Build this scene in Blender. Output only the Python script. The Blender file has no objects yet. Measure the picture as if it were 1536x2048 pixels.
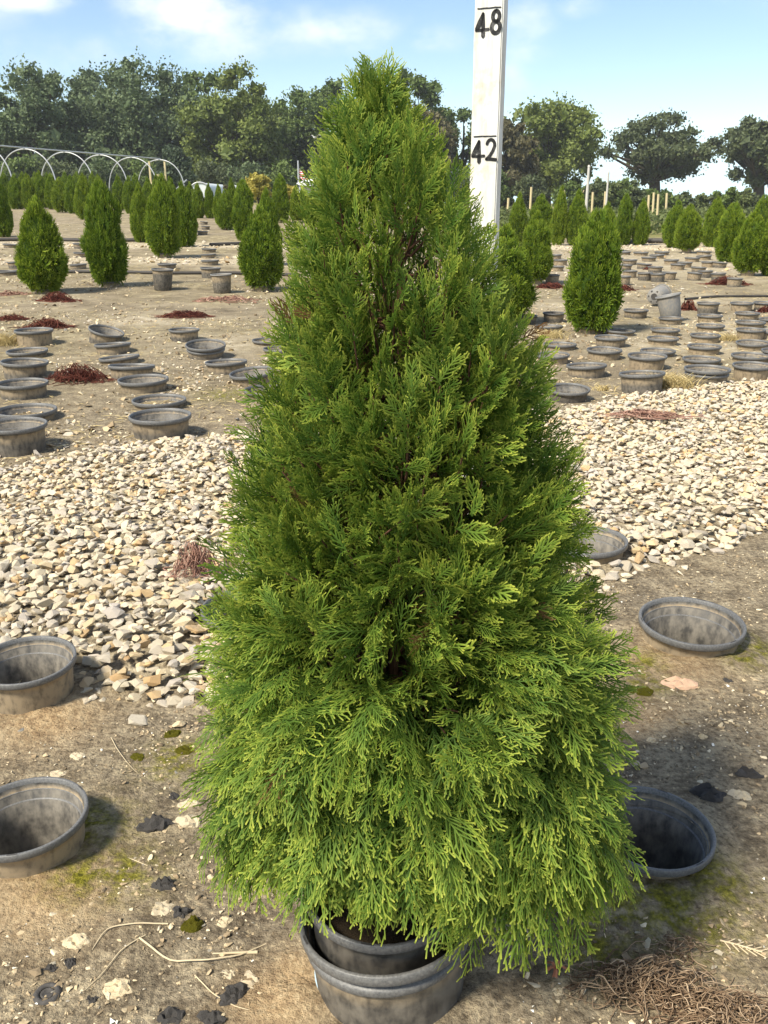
import bpy, bmesh, math, random
import numpy as np
from mathutils import Matrix, Vector

# ------------------------------------------------------------------ camera, sky, sun, exposure
S = bpy.context.scene
COL = S.collection
FPX = 1800.0; TILT = math.atan(624.0/FPX); CAMH = 0.9835
cd = bpy.data.cameras.new('camera'); cam = bpy.data.objects.new('camera', cd); COL.objects.link(cam)
cd.sensor_fit = 'VERTICAL'; cd.sensor_height = 36.0; cd.sensor_width = 27.0
cd.lens = 36.0 * FPX / 2048.0
cd.clip_start = 0.02; cd.clip_end = 2000
cam.location = (0, 0, CAMH); cam.rotation_euler = (math.pi/2 - TILT, 0, 0)
S.camera = cam
SUN = Vector((-0.58, -0.52, 0.90)).normalized()
sd = bpy.data.lights.new('sun', 'SUN'); sd.energy = 3.5; sd.angle = math.radians(10.0); sd.color = (1.0, 0.92, 0.77)
so = bpy.data.objects.new('sun', sd); COL.objects.link(so); so.location = (-5, -3, 8)
so.rotation_euler = SUN.to_track_quat('Z', 'Y').to_euler()
S.view_settings.view_transform = 'Standard'; S.view_settings.look = 'None'
S.view_settings.exposure = 1.16; S.view_settings.gamma = 1.0
W = bpy.data.worlds.new('World'); S.world = W; W.use_nodes = True
def build_world():
    nt = W.node_tree; N = nt.nodes; L = nt.links
    for n in list(N): N.remove(n)
    out = N.new('ShaderNodeOutputWorld'); bg = N.new('ShaderNodeBackground'); L.new(bg.outputs[0], out.inputs[0])
    sky = N.new('ShaderNodeTexSky'); sky.sky_type = 'NISHITA'; sky.sun_disc = False
    sky.sun_elevation = math.asin(SUN.z); sky.sun_rotation = math.atan2(SUN.x, SUN.y)
    sky.air_density = 1.0; sky.dust_density = 0.0; sky.altitude = 300; sky.ozone_density = 1.8
    bg.inputs[1].default_value = 0.077
    tc = N.new('ShaderNodeTexCoord')
    # clouds lie on a level layer: direction / height
    sep = N.new('ShaderNodeSeparateXYZ'); L.new(tc.outputs['Generated'], sep.inputs[0])
    # the palest band right at the horizon is left out: the sky is read from four degrees up
    zc = N.new('ShaderNodeMath'); zc.operation = 'MAXIMUM'; zc.inputs[1].default_value = 0.07; L.new(sep.outputs[2], zc.inputs[0])
    sv = N.new('ShaderNodeCombineXYZ'); L.new(sep.outputs[0], sv.inputs[0]); L.new(sep.outputs[1], sv.inputs[1]); L.new(zc.outputs[0], sv.inputs[2]); L.new(sv.outputs[0], sky.inputs[0])
    mx = N.new('ShaderNodeMath'); mx.operation = 'MAXIMUM'; mx.inputs[1].default_value = 0.015; L.new(sep.outputs[2], mx.inputs[0])
    ad = N.new('ShaderNodeMath'); ad.operation = 'ADD'; ad.inputs[1].default_value = 0.07; L.new(mx.outputs[0], ad.inputs[0])
    dv = N.new('ShaderNodeVectorMath'); dv.operation = 'DIVIDE'
    cmb = N.new('ShaderNodeCombineXYZ'); 
    for i in range(3): L.new(ad.outputs[0], cmb.inputs[i])
    L.new(tc.outputs['Generated'], dv.inputs[0]); L.new(cmb.outputs[0], dv.inputs[1])
    mp = N.new('ShaderNodeMapping'); mp.inputs['Location'].default_value = (3.35, 0.35, 0.0); mp.inputs['Scale'].default_value = (1.0, 0.75, 0.0)
    L.new(dv.outputs[0], mp.inputs[0])
    def node(t, **kw):
        n = N.new(t)
        for k, v in kw.items(): setattr(n, k, v)
        return n
    def mth(op, x, y=None, z=None):
        n = node('ShaderNodeMath', operation=op)
        for i, v in enumerate((x, y, z)):
            if v is None: continue
            if isinstance(v, (int, float)): n.inputs[i].default_value = v
            else: L.new(v, n.inputs[i])
        return n.outputs[0]
    n1 = N.new('ShaderNodeTexNoise'); n1.inputs['Scale'].default_value = 0.8; n1.inputs['Detail'].default_value = 6; n1.inputs['Roughness'].default_value = 0.5
    L.new(mp.outputs[0], n1.inputs['Vector'])
    # billow of the single clouds, in direction space
    n3 = N.new('ShaderNodeTexNoise'); n3.inputs['Scale'].default_value = 17.0; n3.inputs['Detail'].default_value = 6; n3.inputs['Roughness'].default_value = 0.55
    m3 = N.new('ShaderNodeMapping'); m3.inputs['Scale'].default_value = (1, 1, 1.7); L.new(tc.outputs['Generated'], m3.inputs[0]); L.new(m3.outputs[0], n3.inputs['Vector'])
    tot = None
    def direction(px, py):
        a = (px-768)/FPX; u = (1024-py)/FPX; d = Vector((a, math.cos(TILT)+u*math.sin(TILT), -math.sin(TILT)+u*math.cos(TILT))); return d.normalized()
    for (px, py, hw, hh, amp) in [(395, 30, 165, 70, .82), (300, 60, 70, 40, .7), (640, 60, 300, 60, .50), (470, 90, 260, 50, .42), (865, 78, 75, 34, .62), (1045, 70, 75, 85, .55), (1030, 150, 60, 45, .50), (30, 0, 120, 26, .8), (1160, 12, 60, 26, .5), (150, 110, 220, 60, .36), (-300, -60, 300, 90, .9), (1900, -120, 380, 90, .8), (900, -190, 420, 80, .9), (2400, 160, 240, 60, .6)]:
        d = direction(px, py); ux = mth('DIVIDE', mth('SUBTRACT', sep.outputs[0], d.x), hw/FPX/1.16); uz = mth('DIVIDE', mth('SUBTRACT', sep.outputs[2], d.z), hh/FPX/1.16)
        r2 = mth('ADD', mth('MULTIPLY', ux, ux), mth('MULTIPLY', uz, uz)); e = mth('MULTIPLY', mth('EXPONENT', mth('MULTIPLY', r2, -1.0)), amp)
        e = mth('MULTIPLY', e, mth('GREATER_THAN', sep.outputs[1], 0.0)); tot = e if tot is None else mth('MAXIMUM', tot, e)
    far = mth('MULTIPLY', mth('LESS_THAN', sep.outputs[1], 0.75), mth('SUBTRACT', n1.outputs[0], .42))  # unseen clouds outside the view, their brightness set to add fill light
    cl = mth('ADD', mth('MULTIPLY', tot, mth('ADD', mth('MULTIPLY', n3.outputs[0], 1.9), -.25)), mth('MULTIPLY', mth('MAXIMUM', far, 0.0), 3.4))
    r1 = N.new('ShaderNodeMapRange'); r1.interpolation_type = 'SMOOTHSTEP'; r1.inputs[1].default_value = .10; r1.inputs[2].default_value = .78; r1.inputs[4].default_value = .95
    L.new(cl, r1.inputs[0])
    hz = N.new('ShaderNodeMapRange'); hz.inputs[1].default_value = 0.0; hz.inputs[2].default_value = 0.06; hz.inputs[3].default_value = 0.2; hz.inputs[4].default_value = 1.0
    L.new(sep.outputs[2], hz.inputs[0])
    ml = N.new('ShaderNodeMath'); ml.operation = 'MULTIPLY'; L.new(r1.outputs[0], ml.inputs[0]); L.new(hz.outputs[0], ml.inputs[1])
    # cloud shade: brighter tops, greyer bases from a second noise
    n2 = N.new('ShaderNodeTexNoise'); n2.inputs['Scale'].default_value = 1.7; n2.inputs['Detail'].default_value = 5
    n2.inputs['Scale'].default_value = 11; L.new(m3.outputs[0], n2.inputs['Vector'])
    cc = N.new('ShaderNodeValToRGB'); cc.color_ramp.elements[0].position = 0.3; cc.color_ramp.elements[1].position = 0.68
    cc.color_ramp.elements[0].color = (5.8, 6.3, 7.0, 1); cc.color_ramp.elements[1].color = (8.2, 8.2, 8.1, 1)
    L.new(n2.outputs[0], cc.inputs[0])
    mix = N.new('ShaderNodeMix'); mix.data_type = 'RGBA'
    L.new(ml.outputs[0], mix.inputs[0]); L.new(sky.outputs[0], mix.inputs[6]); L.new(cc.outputs[0], mix.inputs[7])
    L.new(mix.outputs[2], bg.inputs[0])
build_world()
S.cycles.max_bounces = 6; S.cycles.transparent_max_bounces = 8

# ------------------------------------------------------------------ helpers
ST, CT = math.sin(TILT), math.cos(TILT)
def sm(a, b, x):
    t = np.clip((np.asarray(x, float) - a) / (b - a), 0, 1); return t*t*(3-2*t)
def _h(ix, iy, s):
    n = (ix*374761393 + iy*668265263 + s*144665) & 0x7fffffff
    n = ((n ^ (n >> 13)) * 1274126177) & 0x7fffffff
    return ((n ^ (n >> 16)) & 0xffff) / 65535.0
def vnoise(x, y, s=0):
    x = np.asarray(x, float); y = np.asarray(y, float)
    ix = np.floor(x).astype(np.int64); iy = np.floor(y).astype(np.int64)
    fx = x-ix; fy = y-iy; fx = fx*fx*(3-2*fx); fy = fy*fy*(3-2*fy)
    a = _h(ix, iy, s); b = _h(ix+1, iy, s); c = _h(ix, iy+1, s); d = _h(ix+1, iy+1, s)
    return (a*(1-fx)+b*fx)*(1-fy) + (c*(1-fx)+d*fx)*fy
def fbm(x, y, o=3, s=0):
    v = 0; a = .5; t = 0
    for k in range(o):
        v = v + a*vnoise(x*2**k, y*2**k, s+k*17); t += a; a *= .5
    return v/t
def terrain(x, y):
    x = np.asarray(x, float); y = np.asarray(y, float)
    return np.minimum(0.025*np.maximum(y-6.0, 0), 0.75) * sm(2.5, -2.5, x)
def relief(x, y):
    near = sm(9, 3, y)
    return near*(0.016*(fbm(x*3.1, y*3.1, 3, 5)-.5) + 0.011*(fbm(x*17, y*17, 3, 9)-.5)*sm(4.5, 2.4, y)) + (1-near)*0.05*(fbm(x*.6, y*.6, 2, 3)-.5)
def gz(x, y): return terrain(x, y) + relief(x, y)
def ray(px, py):
    a = (px-768)/FPX; u = (1024-py)/FPX
    return np.array([a, CT+u*ST, -ST+u*CT])
def at(px, py, h=0.0):
    """the point where the pixel's ray meets the terrain (plus h)"""
    d = ray(px, py); lo, hi = 0.2, None
    t = 0.2
    while t < 900:
        p = d*t
        if CAMH + p[2] < terrain(p[0], p[1]) + h: hi = t; break
        lo = t; t *= 1.03
    if hi is None: hi = 900
    for _ in range(40):
        m = (lo+hi)/2; p = d*m
        if CAMH+p[2] < terrain(p[0], p[1]) + h: hi = m
        else: lo = m
    p = d*hi; return np.array([p[0], p[1], CAMH+p[2]])
def at_dist(px, py, D):
    """the point on the pixel's ray at ground distance D"""
    d = ray(px, py); t = D/d[1]; return np.array([d[0]*t, D, CAMH+d[2]*t])

def make_mesh(name, V, F, smooth=False, vattr=None):
    """V (n,3); F a list of (m,k) index arrays"""
    V = np.asarray(V, np.float32); me = bpy.data.meshes.new(name)
    if not isinstance(F, (list, tuple)): F = [F]
    F = [np.asarray(f, np.int32) for f in F if len(f)]
    me.vertices.add(len(V)); me.vertices.foreach_set('co', V.ravel())
    li = np.concatenate([f.ravel() for f in F]); tot = np.concatenate([np.full(len(f), f.shape[1], np.int32) for f in F])
    me.loops.add(len(li)); me.loops.foreach_set('vertex_index', li)
    me.polygons.add(len(tot)); st = np.concatenate([[0], np.cumsum(tot)[:-1]]).astype(np.int32)
    me.polygons.foreach_set('loop_start', st); me.polygons.foreach_set('loop_total', tot)
    me.polygons.foreach_set('use_smooth', np.full(len(tot), smooth, dtype=bool))
    for k, a in (vattr or {}).items():
        a = np.asarray(a, np.float32)
        at_ = me.attributes.new(k, 'FLOAT', 'POINT'); at_.data.foreach_set('value', a)
    me.update(calc_edges=True); return me
def link(name, me, mat=None, parent=None, loc=None):
    o = bpy.data.objects.new(name, me); COL.objects.link(o)
    if mat is not None and me is not None and not me.materials: me.materials.append(mat)
    if parent is not None: o.parent = parent
    if loc is not None: o.location = loc
    return o
def tag(o, label=None, cat=None, group=None, kind=None):
    if label: o['label'] = label
    if cat: o['category'] = cat
    if group: o['group'] = group
    if kind: o['kind'] = kind
    return o
def empty(name, loc, rot=(0,0,0)):
    o = bpy.data.objects.new(name, None); COL.objects.link(o); o.location = loc; o.rotation_euler = rot; o.empty_display_size = .1
    return o
class Buf:
    def __init__(s): s.V = []; s.F = {}; s.n = 0; s.A = {}
    def add(s, V, F, **attrs):
        V = np.asarray(V, float).reshape(-1, 3); F = np.asarray(F, int)
        s.V.append(V); s.F.setdefault(F.shape[1], []).append(F + s.n); s.n += len(V)
        for k, a in attrs.items(): s.A.setdefault(k, []).append(np.broadcast_to(np.asarray(a, float), (len(V),)))
    def mesh(s, name, smooth=False):
        return make_mesh(name, np.concatenate(s.V), [np.concatenate(f) for f in s.F.values()], smooth, {k: np.concatenate(a) for k, a in s.A.items()})
    def arrays(s): return np.concatenate(s.V), {k: np.concatenate(f) for k, f in s.F.items()}, {k: np.concatenate(a) for k, a in s.A.items()}
def norm(v): v = np.asarray(v, float); return v/(np.linalg.norm(v, axis=-1, keepdims=True)+1e-12)
def tube(buf, P, R, sides=5, cap=False, **attrs):
    P = np.asarray(P, float); n = len(P); R = np.broadcast_to(np.asarray(R, float), (n,))
    T = norm(np.gradient(P, axis=0)); up = np.array([0.31, 0.17, 0.93])
    A = norm(np.cross(T, up)); B = np.cross(T, A)
    ang = np.arange(sides)*2*math.pi/sides
    V = P[:,None,:] + R[:,None,None]*(np.cos(ang)[None,:,None]*A[:,None,:] + np.sin(ang)[None,:,None]*B[:,None,:])
    i = np.arange(n-1)[:,None]*sides; j = np.arange(sides)[None,:]; k = (j+1) % sides
    F = np.stack([i+j, i+k, i+sides+k, i+sides+j], -1).reshape(-1, 4)
    V = V.reshape(-1, 3)
    buf.add(V, F, **attrs)
    if cap:
        buf.add(np.concatenate([V[-sides:], P[-1:]]), np.stack([np.arange(sides), (np.arange(sides)+1) % sides, np.full(sides, sides)], -1), **attrs)
        buf.add(np.concatenate([V[:sides], P[:1]]), np.stack([(np.arange(sides)+1) % sides, np.arange(sides), np.full(sides, sides)], -1), **attrs)
def lathe(buf, prof, n=40):
    prof = np.asarray(prof, float); m = len(prof); a = np.arange(n)*2*math.pi/n
    V = np.stack([prof[:,0][:,None]*np.cos(a), prof[:,0][:,None]*np.sin(a), np.repeat(prof[:,1][:,None], n, 1)], -1).reshape(-1, 3)
    i = np.arange(m-1)[:,None]*n; j = np.arange(n)[None,:]; k = (j+1) % n
    buf.add(V, np.stack([i+j, i+k, i+n+k, i+n+j], -1).reshape(-1, 4))
def instance_merge(tmpl, idx, R, T, extra=None):
    """merge copies of template meshes (V, {k:F}, attrs): idx which, R (n,3,3) incl. scale, T (n,3)"""
    Vs = []; Fs = {}; As = {}; base = 0
    for ti in range(len(tmpl)):
        sel = np.where(idx == ti)[0]
        if not len(sel): continue
        V, F, A = tmpl[ti]
        VV = np.einsum('nij,vj->nvi', R[sel], V) + T[sel][:,None,:]
        Vs.append(VV.reshape(-1, 3)); off = base + np.arange(len(sel))*len(V)
        for k, f in F.items(): Fs.setdefault(k, []).append((f[None] + off[:,None,None]).reshape(-1, k))
        for k, a in A.items(): As.setdefault(k, []).append(np.tile(a, len(sel)))
        for k, a in (extra or {}).items(): As.setdefault(k, []).append(np.repeat(a[sel], len(V)))
        base += len(sel)*len(V)
    return np.concatenate(Vs), [np.concatenate(f) for f in Fs.values()], {k: np.concatenate(a) for k, a in As.items()}
def rand_rot(rng, n, flat=None):
    """random rotations; flat = std of the tilt from level"""
    a = rng.uniform(0, 2*math.pi, n); ca, sa = np.cos(a), np.sin(a); Z = np.zeros(n); O = np.ones(n)
    Rz = np.stack([np.stack([ca,-sa,Z],-1), np.stack([sa,ca,Z],-1), np.stack([Z,Z,O],-1)], 1)
    if flat is None:
        q = rng.normal(size=(n,4)); q = norm(q); w,x,y,z = q.T
        return np.stack([np.stack([1-2*(y*y+z*z),2*(x*y-z*w),2*(x*z+y*w)],-1), np.stack([2*(x*y+z*w),1-2*(x*x+z*z),2*(y*z-x*w)],-1), np.stack([2*(x*z-y*w),2*(y*z+x*w),1-2*(x*x+y*y)],-1)], 1)
    t = rng.normal(0, flat, n); ct, st = np.cos(t), np.sin(t)
    Rx = np.stack([np.stack([O,Z,Z],-1), np.stack([Z,ct,-st],-1), np.stack([Z,st,ct],-1)], 1)
    b = rng.uniform(0, 2*math.pi, n); cb, sb = np.cos(b), np.sin(b)
    Rb = np.stack([np.stack([cb,-sb,Z],-1), np.stack([sb,cb,Z],-1), np.stack([Z,Z,O],-1)], 1)
    return np.einsum('nij,njk,nkl->nil', Rb, Rx, Rz)
def box(buf, x0, x1, y0, y1, z0, z1):
    V = [(x,y,z) for z in (z0,z1) for y in (y0,y1) for x in (x0,x1)]
    buf.add(V, [(0,2,3,1),(4,5,7,6),(0,1,5,4),(2,6,7,3),(0,4,6,2),(1,3,7,5)])

# ------------------------------------------------------------------ materials
class M:
    def __init__(s, name, rough=0.8, spec=0.3):
        s.m = bpy.data.materials.new(name); s.m.use_nodes = True; s.nt = s.m.node_tree
        s.b = s.nt.nodes['Principled BSDF']; s.b.inputs['Roughness'].default_value = rough
        s.b.inputs['Specular IOR Level'].default_value = spec; s.o = s.nt.nodes['Material Output']
        s.tc = None
    def n(s, t): return s.nt.nodes.new(t)
    def l(s, a, b): s.nt.links.new(a, b)
    def coord(s, which='Object'):
        if s.tc is None: s.tc = s.n('ShaderNodeTexCoord')
        return s.tc.outputs[which]
    def noise(s, scale, detail=4, rough=.55, vec=None, dist=0, sc3=None):
        n = s.n('ShaderNodeTexNoise'); n.inputs['Scale'].default_value = scale; n.inputs['Detail'].default_value = detail
        n.inputs['Roughness'].default_value = rough; n.inputs['Distortion'].default_value = dist
        v = vec if vec is not None else s.coord()
        if sc3:
            mp = s.n('ShaderNodeMapping'); mp.inputs['Scale'].default_value = sc3; s.l(v, mp.inputs[0]); v = mp.outputs[0]
        s.l(v, n.inputs['Vector']); return n.outputs[0]
    def ramp(s, fac, stops, ease=False):
        r = s.n('ShaderNodeValToRGB'); el = r.color_ramp.elements
        while len(el) < len(stops): el.new(.5)
        for e, (p, c) in zip(el, stops):
            e.position = p; e.color = (c, c, c, 1) if not isinstance(c, tuple) else (*c, 1)
        s.l(fac, r.inputs[0]); return r.outputs[0]
    def mix(s, fac, a, b, mode='MIX'):
        x = s.n('ShaderNodeMix'); x.data_type = 'RGBA'; x.blend_type = mode
        for sock, v in ((x.inputs[0], fac), (x.inputs[6], a), (x.inputs[7], b)):
            if isinstance(v, (int, float)): sock.default_value = v
            elif isinstance(v, tuple): sock.default_value = (*v, 1)
            else: s.l(v, sock)
        return x.outputs[2]
    def math(s, op, a, b=None):
        x = s.n('ShaderNodeMath'); x.operation = op
        for sock, v in ((x.inputs[0], a), (x.inputs[1], b)):
            if v is None: continue
            if isinstance(v, (int, float)): sock.default_value = v
            else: s.l(v, sock)
        return x.outputs[0]
    def attr(s, name):
        a = s.n('ShaderNodeAttribute'); a.attribute_name = name; return a.outputs['Fac']
    def objrand(s): return s.n('ShaderNodeObjectInfo').outputs['Random']
    def color(s, c):
        if isinstance(c, tuple): s.b.inputs['Base Color'].default_value = (*c, 1)
        else: s.l(c, s.b.inputs['Base Color'])
    def bump(s, h, strength=.4, dist=.01):
        b = s.n('ShaderNodeBump'); b.inputs['Strength'].default_value = strength; b.inputs['Distance'].default_value = dist
        s.l(h, b.inputs['Height']); s.l(b.outputs[0], s.b.inputs['Normal'])
    def translucent(s, col, fac):
        t = s.n('ShaderNodeBsdfTranslucent'); x = s.n('ShaderNodeMixShader'); x.inputs[0].default_value = fac
        if isinstance(col, tuple): t.inputs[0].default_value = (*col, 1)
        else: s.l(col, t.inputs[0])
        s.l(s.b.outputs[0], x.inputs[1]); s.l(t.outputs[0], x.inputs[2]); s.l(x.outputs[0], s.o.inputs[0])
MAT = {}
def mats():
    # soil: dry crumbly loam, pale crusts, sand by the pots, moss
    m = M('soil', .95, .15)
    big = m.noise(2.3, 5, .6); mid = m.noise(14, 6, .65); fine = m.noise(95, 5, .7)
    c = m.ramp(mid, [(.30, (.125,.100,.068)), (.47, (.235,.192,.132)), (.58, (.345,.285,.195)), (.72, (.52,.44,.30))])
    c2 = m.ramp(mid, [(.32, (.165,.128,.082)), (.5, (.345,.275,.175)), (.68, (.54,.445,.285))])
    c = m.mix(m.ramp(big, [(.40, 0.0), (.62, .75)]), c, c2)
    c = m.mix(m.ramp(fine, [(.36, .8), (.52, 0.0)]), c, (.085,.064,.042))
    c = m.mix(m.ramp(fine, [(.57, 0.0), (.68, .8)]), c, (.56,.46,.29))
    farc = m.ramp(m.noise(2.6, 9, .75), [(.33, (.13,.105,.070)), (.48, (.25,.205,.138)), (.60, (.36,.30,.205)), (.70, (.54,.47,.33))])
    farc = m.mix(m.ramp(m.noise(.55, 6, .7), [(.40, 0.0), (.60, .65)]), farc, m.ramp(m.noise(7, 6, .75), [(.36, (.12,.098,.058)), (.52, (.29,.24,.135)), (.66, (.56,.485,.30))]))
    c = m.mix(m.attr('far'), c, farc)
    st = m.ramp(m.noise(9, 5, .75), [(.36, (.26,.21,.14)), (.5, (.52,.44,.30)), (.66, (.72,.65,.50))])
    c = m.mix(m.attr('stony'), c, st)
    gr = m.ramp(m.noise(22, 5, .7), [(.3, (.07,.09,.02)), (.55, (.20,.20,.045)), (.75, (.34,.30,.09))])
    c = m.mix(m.math('MULTIPLY', m.attr('grass'), m.ramp(m.noise(3.2, 4), [(.35, .25), (.6, 1.0)])), c, gr)
    c = m.mix(m.attr('sand'), c, m.ramp(m.noise(70, 4, .8), [(.3, (.20,.12,.06)), (.5, (.50,.34,.18)), (.68, (.70,.53,.31))]))
    mo = m.math('MULTIPLY', m.attr('moss'), m.ramp(m.noise(38, 5, .65), [(.38, 0.0), (.58, 1.0)]))
    c = m.mix(mo, c, m.ramp(m.noise(120, 3, .6), [(.35, (.075,.075,.008)), (.6, (.25,.23,.022)), (.75, (.42,.38,.06))]))
    m.color(c)
    m.bump(m.math('ADD', m.math('MULTIPLY', m.noise(60, 6, .7), 1.0), m.math('MULTIPLY', m.noise(180, 2, .5), .12)), .9, .022)
    MAT['soil'] = m.m
    # crushed limestone
    m = M('limestone', .88, .25)
    r = m.math('FRACT', m.math('ADD', m.attr('rnd'), m.objrand()))
    c = m.ramp(r, [(0, (.37,.32,.26)), (.16, (.58,.50,.36)), (.34, (.46,.41,.36)), (.52, (.64,.54,.36)), (.72, (.53,.47,.38)), (.86, (.59,.45,.26)), (.94, (.50,.32,.15)), (1, (.66,.58,.42))])
    n = m.noise(55, 6, .7)
    c = m.mix(m.ramp(n, [(.35, .40), (.55, 0.0)]), c, (.40,.34,.25))
    c = m.mix(m.ramp(m.noise(23, 4), [(.55, 0.0), (.75, .45)]), c, (.36,.36,.17))
    m.color(c); m.bump(m.noise(90, 6, .7), .6, .006); MAT['stone'] = m.m
    m = M('gravel_bed_soil', .95, .1)
    m.color(m.ramp(m.noise(40, 5, .7), [(.35, (.16,.13,.09)), (.55, (.38,.32,.22)), (.7, (.58,.51,.37))])); m.bump(m.noise(50, 5, .7), .9, .02); MAT['bed'] = m.m
    # pebbles and crumbs
    m = M('crumb', .95, .1)
    c = m.ramp(m.attr('rnd'), [(0, (.12,.094,.062)), (.35, (.33,.25,.155)), (.7, (.54,.43,.27)), (.9, (.68,.58,.40)), (1, (.2,.19,.17))]); m.color(c); m.bump(m.noise(160, 4), .5, .003); MAT['crumb'] = m.m
    m = M('perlite', .8, .3); m.color(m.ramp(m.attr('rnd'), [(0, (.62,.58,.48)), (.6, (.80,.78,.70)), (1, (.84,.83,.80))])); MAT['perlite'] = m.m
    m = M('flat_rock', .9, .2); m.color(m.mix(m.ramp(m.noise(60, 5), [(.4, .0), (.65, .6)]), m.ramp(m.objrand(), [(0, (.62,.50,.31)), (.5, (.66,.57,.40)), (1, (.55,.47,.34))]), (.36,.27,.15))); m.bump(m.noise(70, 5, .7), .5, .005); MAT['rock'] = m.m
    m = M('pink_rock', .9, .2); m.color(m.mix(m.noise(40), (.55,.34,.22), (.66,.46,.31))); m.bump(m.noise(70, 5, .7), .4, .005); MAT['pinkrock'] = m.m
    # black plastic pots, dusty, muddy below the rim
    def pot(name, dust, mud, base=(.022,.024,.027), deep=1.0):
        m = M(name, .5, .4)
        sep = m.n('ShaderNodeSeparateXYZ'); m.l(m.coord(), sep.inputs[0])
        geo = m.n('ShaderNodeNewGeometry')
        off = m.n('ShaderNodeVectorMath'); off.operation = 'ADD'; oi = m.n('ShaderNodeObjectInfo'); 
        m.l(m.coord(), off.inputs[0]); m.l(oi.outputs['Location'], off.inputs[1]); v = off.outputs[0]
        n1 = m.noise(7, 5, .6, v, 0, (1, 1, .6)); n2 = m.noise(9, 4, .6, v); n3 = m.noise(140, 3, .7, v)
        c = m.mix(m.ramp(n1, [(.34, .05), (.66, dust)]), base, (.30,.27,.22))
        # a mud band at the height of the mud_line (unit pot height) on the outside
        band = m.ramp(m.math('ADD', sep.outputs[2], m.math('MULTIPLY', m.math('SUBTRACT', n2, .5), .55)), [(0, 0.0), (.001, 0.0)])
        zz = m.math('ADD', m.math('MULTIPLY', sep.outputs[2], -1.0), m.math('MULTIPLY', m.math('SUBTRACT', n2, .5), .16))
        bm_ = m.ramp(zz, [(.10, 0.0), (.17, mud), (min(.9, .36*deep), mud*.85), (min(.99, .52*deep), mud*.12)])
        c = m.mix(m.math('MULTIPLY', bm_, m.ramp(n1, [(.30, .35), (.55, 1.0)])), c, m.mix(n3, (.27,.20,.115), (.44,.34,.21)))
        m.color(c); m.l(m.ramp(n1, [(.3, .42), (.7, .85)]), m.b.inputs['Roughness']); m.bump(n3, .15, .004)
        return m.m
    MAT['pot_inside'] = pot('pot_plastic_inside', .60, .0, (.050,.048,.045)); MAT['pot'] = pot('pot_plastic', .42, .72); MAT['pot_clean'] = pot('pot_plastic_clean', .25, .15, (.018,.020,.023))
    MAT['pot_tan'] = pot('pot_plastic_muddy', .58, .78, (.024,.025,.026), 1.9); MAT['pot_grey'] = pot('pot_plastic_faded', .75, .15, (.17,.175,.18))
    m = M('rim_plastic', .48, .45); n1 = m.noise(30, 5, .65); 
    m.color(m.mix(m.ramp(n1, [(.3, .25), (.7, .85)]), (.035,.038,.042), (.20,.195,.185))); m.bump(m.noise(120, 3), .1, .003); MAT['rim'] = m.m
    m = M('rim_plastic_faded', .6, .35); m.color(m.mix(m.noise(30, 5), (.16,.165,.165), (.30,.29,.27))); MAT['rim_grey'] = m.m
    m = M('potting_mix', .95, .1); m.color(m.ramp(m.noise(60, 5, .8), [(.35, (.03,.024,.018)), (.6, (.10,.075,.05)), (.75, (.28,.21,.13))])); m.bump(m.noise(80, 5), .8, .01); MAT['mix'] = m.m
    # arborvitae foliage
    def fol(name, dark, mid_, tip, trans, obj=.5):
        m = M(name, .6, .18)
        t = m.attr('t'); r = m.math('ADD', m.attr('rnd'), m.math('MULTIPLY', m.math('SUBTRACT', m.objrand(), .5), obj))
        c = m.ramp(t, [(0, dark), (.50, mid_), (.80, tip[0]), (1, tip[1])])
        hs = m.n('ShaderNodeHueSaturation'); m.l(c, hs.inputs['Color'])
        m.l(m.math('ADD', m.math('MULTIPLY', r, -.035), .5175), hs.inputs['Hue']); m.l(m.math('ADD', m.math('MULTIPLY', r, .55), .70), hs.inputs['Value'])
        cf = m.mix(m.math('GREATER_THAN', m.attr('rnd'), 1.5), hs.outputs[0], (.20,.11,.045)); m.color(cf); m.translucent(cf, trans); return m.m
    MAT['frond'] = fol('arborvitae_foliage', (.068,.122,.021), (.125,.208,.031), ((.195,.285,.038), (.43,.47,.075)), .40)
    MAT['frond_far'] = fol('arborvitae_foliage_far', (.060,.108,.011), (.112,.180,.016), ((.175,.25,.021), (.27,.34,.034)), .36, .35)
    m = M('bark_red', .9, .2); m.color(m.mix(m.noise(40, 5, .7, None, 0, (1,1,.2)), (.060,.030,.018), (.17,.085,.050))); m.bump(m.noise(90, 4), .6, .004); MAT['bark_red'] = m.m
    m = M('bark', .95, .1); m.color(m.mix(m.noise(3, 5, .7, None, 0, (1,1,.25)), (.035,.028,.02), (.10,.085,.065))); m.bump(m.noise(4, 5), .6, .1); MAT['bark'] = m.m
    def leaf(name, a, b, trans=.25):
        m = M(name, .6, .3); r = m.attr('rnd'); c = m.mix(r, a, b); m.color(c); m.translucent(c, trans); MAT[name] = m.m
    leaf('leaf_grey', (.060,.092,.036), (.165,.215,.095)); leaf('leaf_green', (.058,.095,.022), (.155,.21,.052))
    leaf('leaf_yellow', (.078,.112,.020), (.225,.265,.058)); leaf('leaf_olive', (.075,.070,.030), (.165,.145,.068))
    leaf('leaf_oak', (.050,.070,.030), (.13,.155,.062)); leaf('leaf_gold', (.22,.20,.03), (.55,.47,.11)); leaf('leaf_field', (.050,.075,.020), (.17,.20,.070))
    leaf('leaf_pine', (.045,.070,.040), (.10,.135,.070)); leaf('straw', (.42,.32,.13), (.66,.54,.27), .15)
    m = M('root_red', .9, .15); m.color(m.ramp(m.attr('rnd'), [(0, (.035,.010,.008)), (.6, (.105,.030,.021)), (1, (.19,.070,.046))])); MAT['root_red'] = m.m
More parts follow.
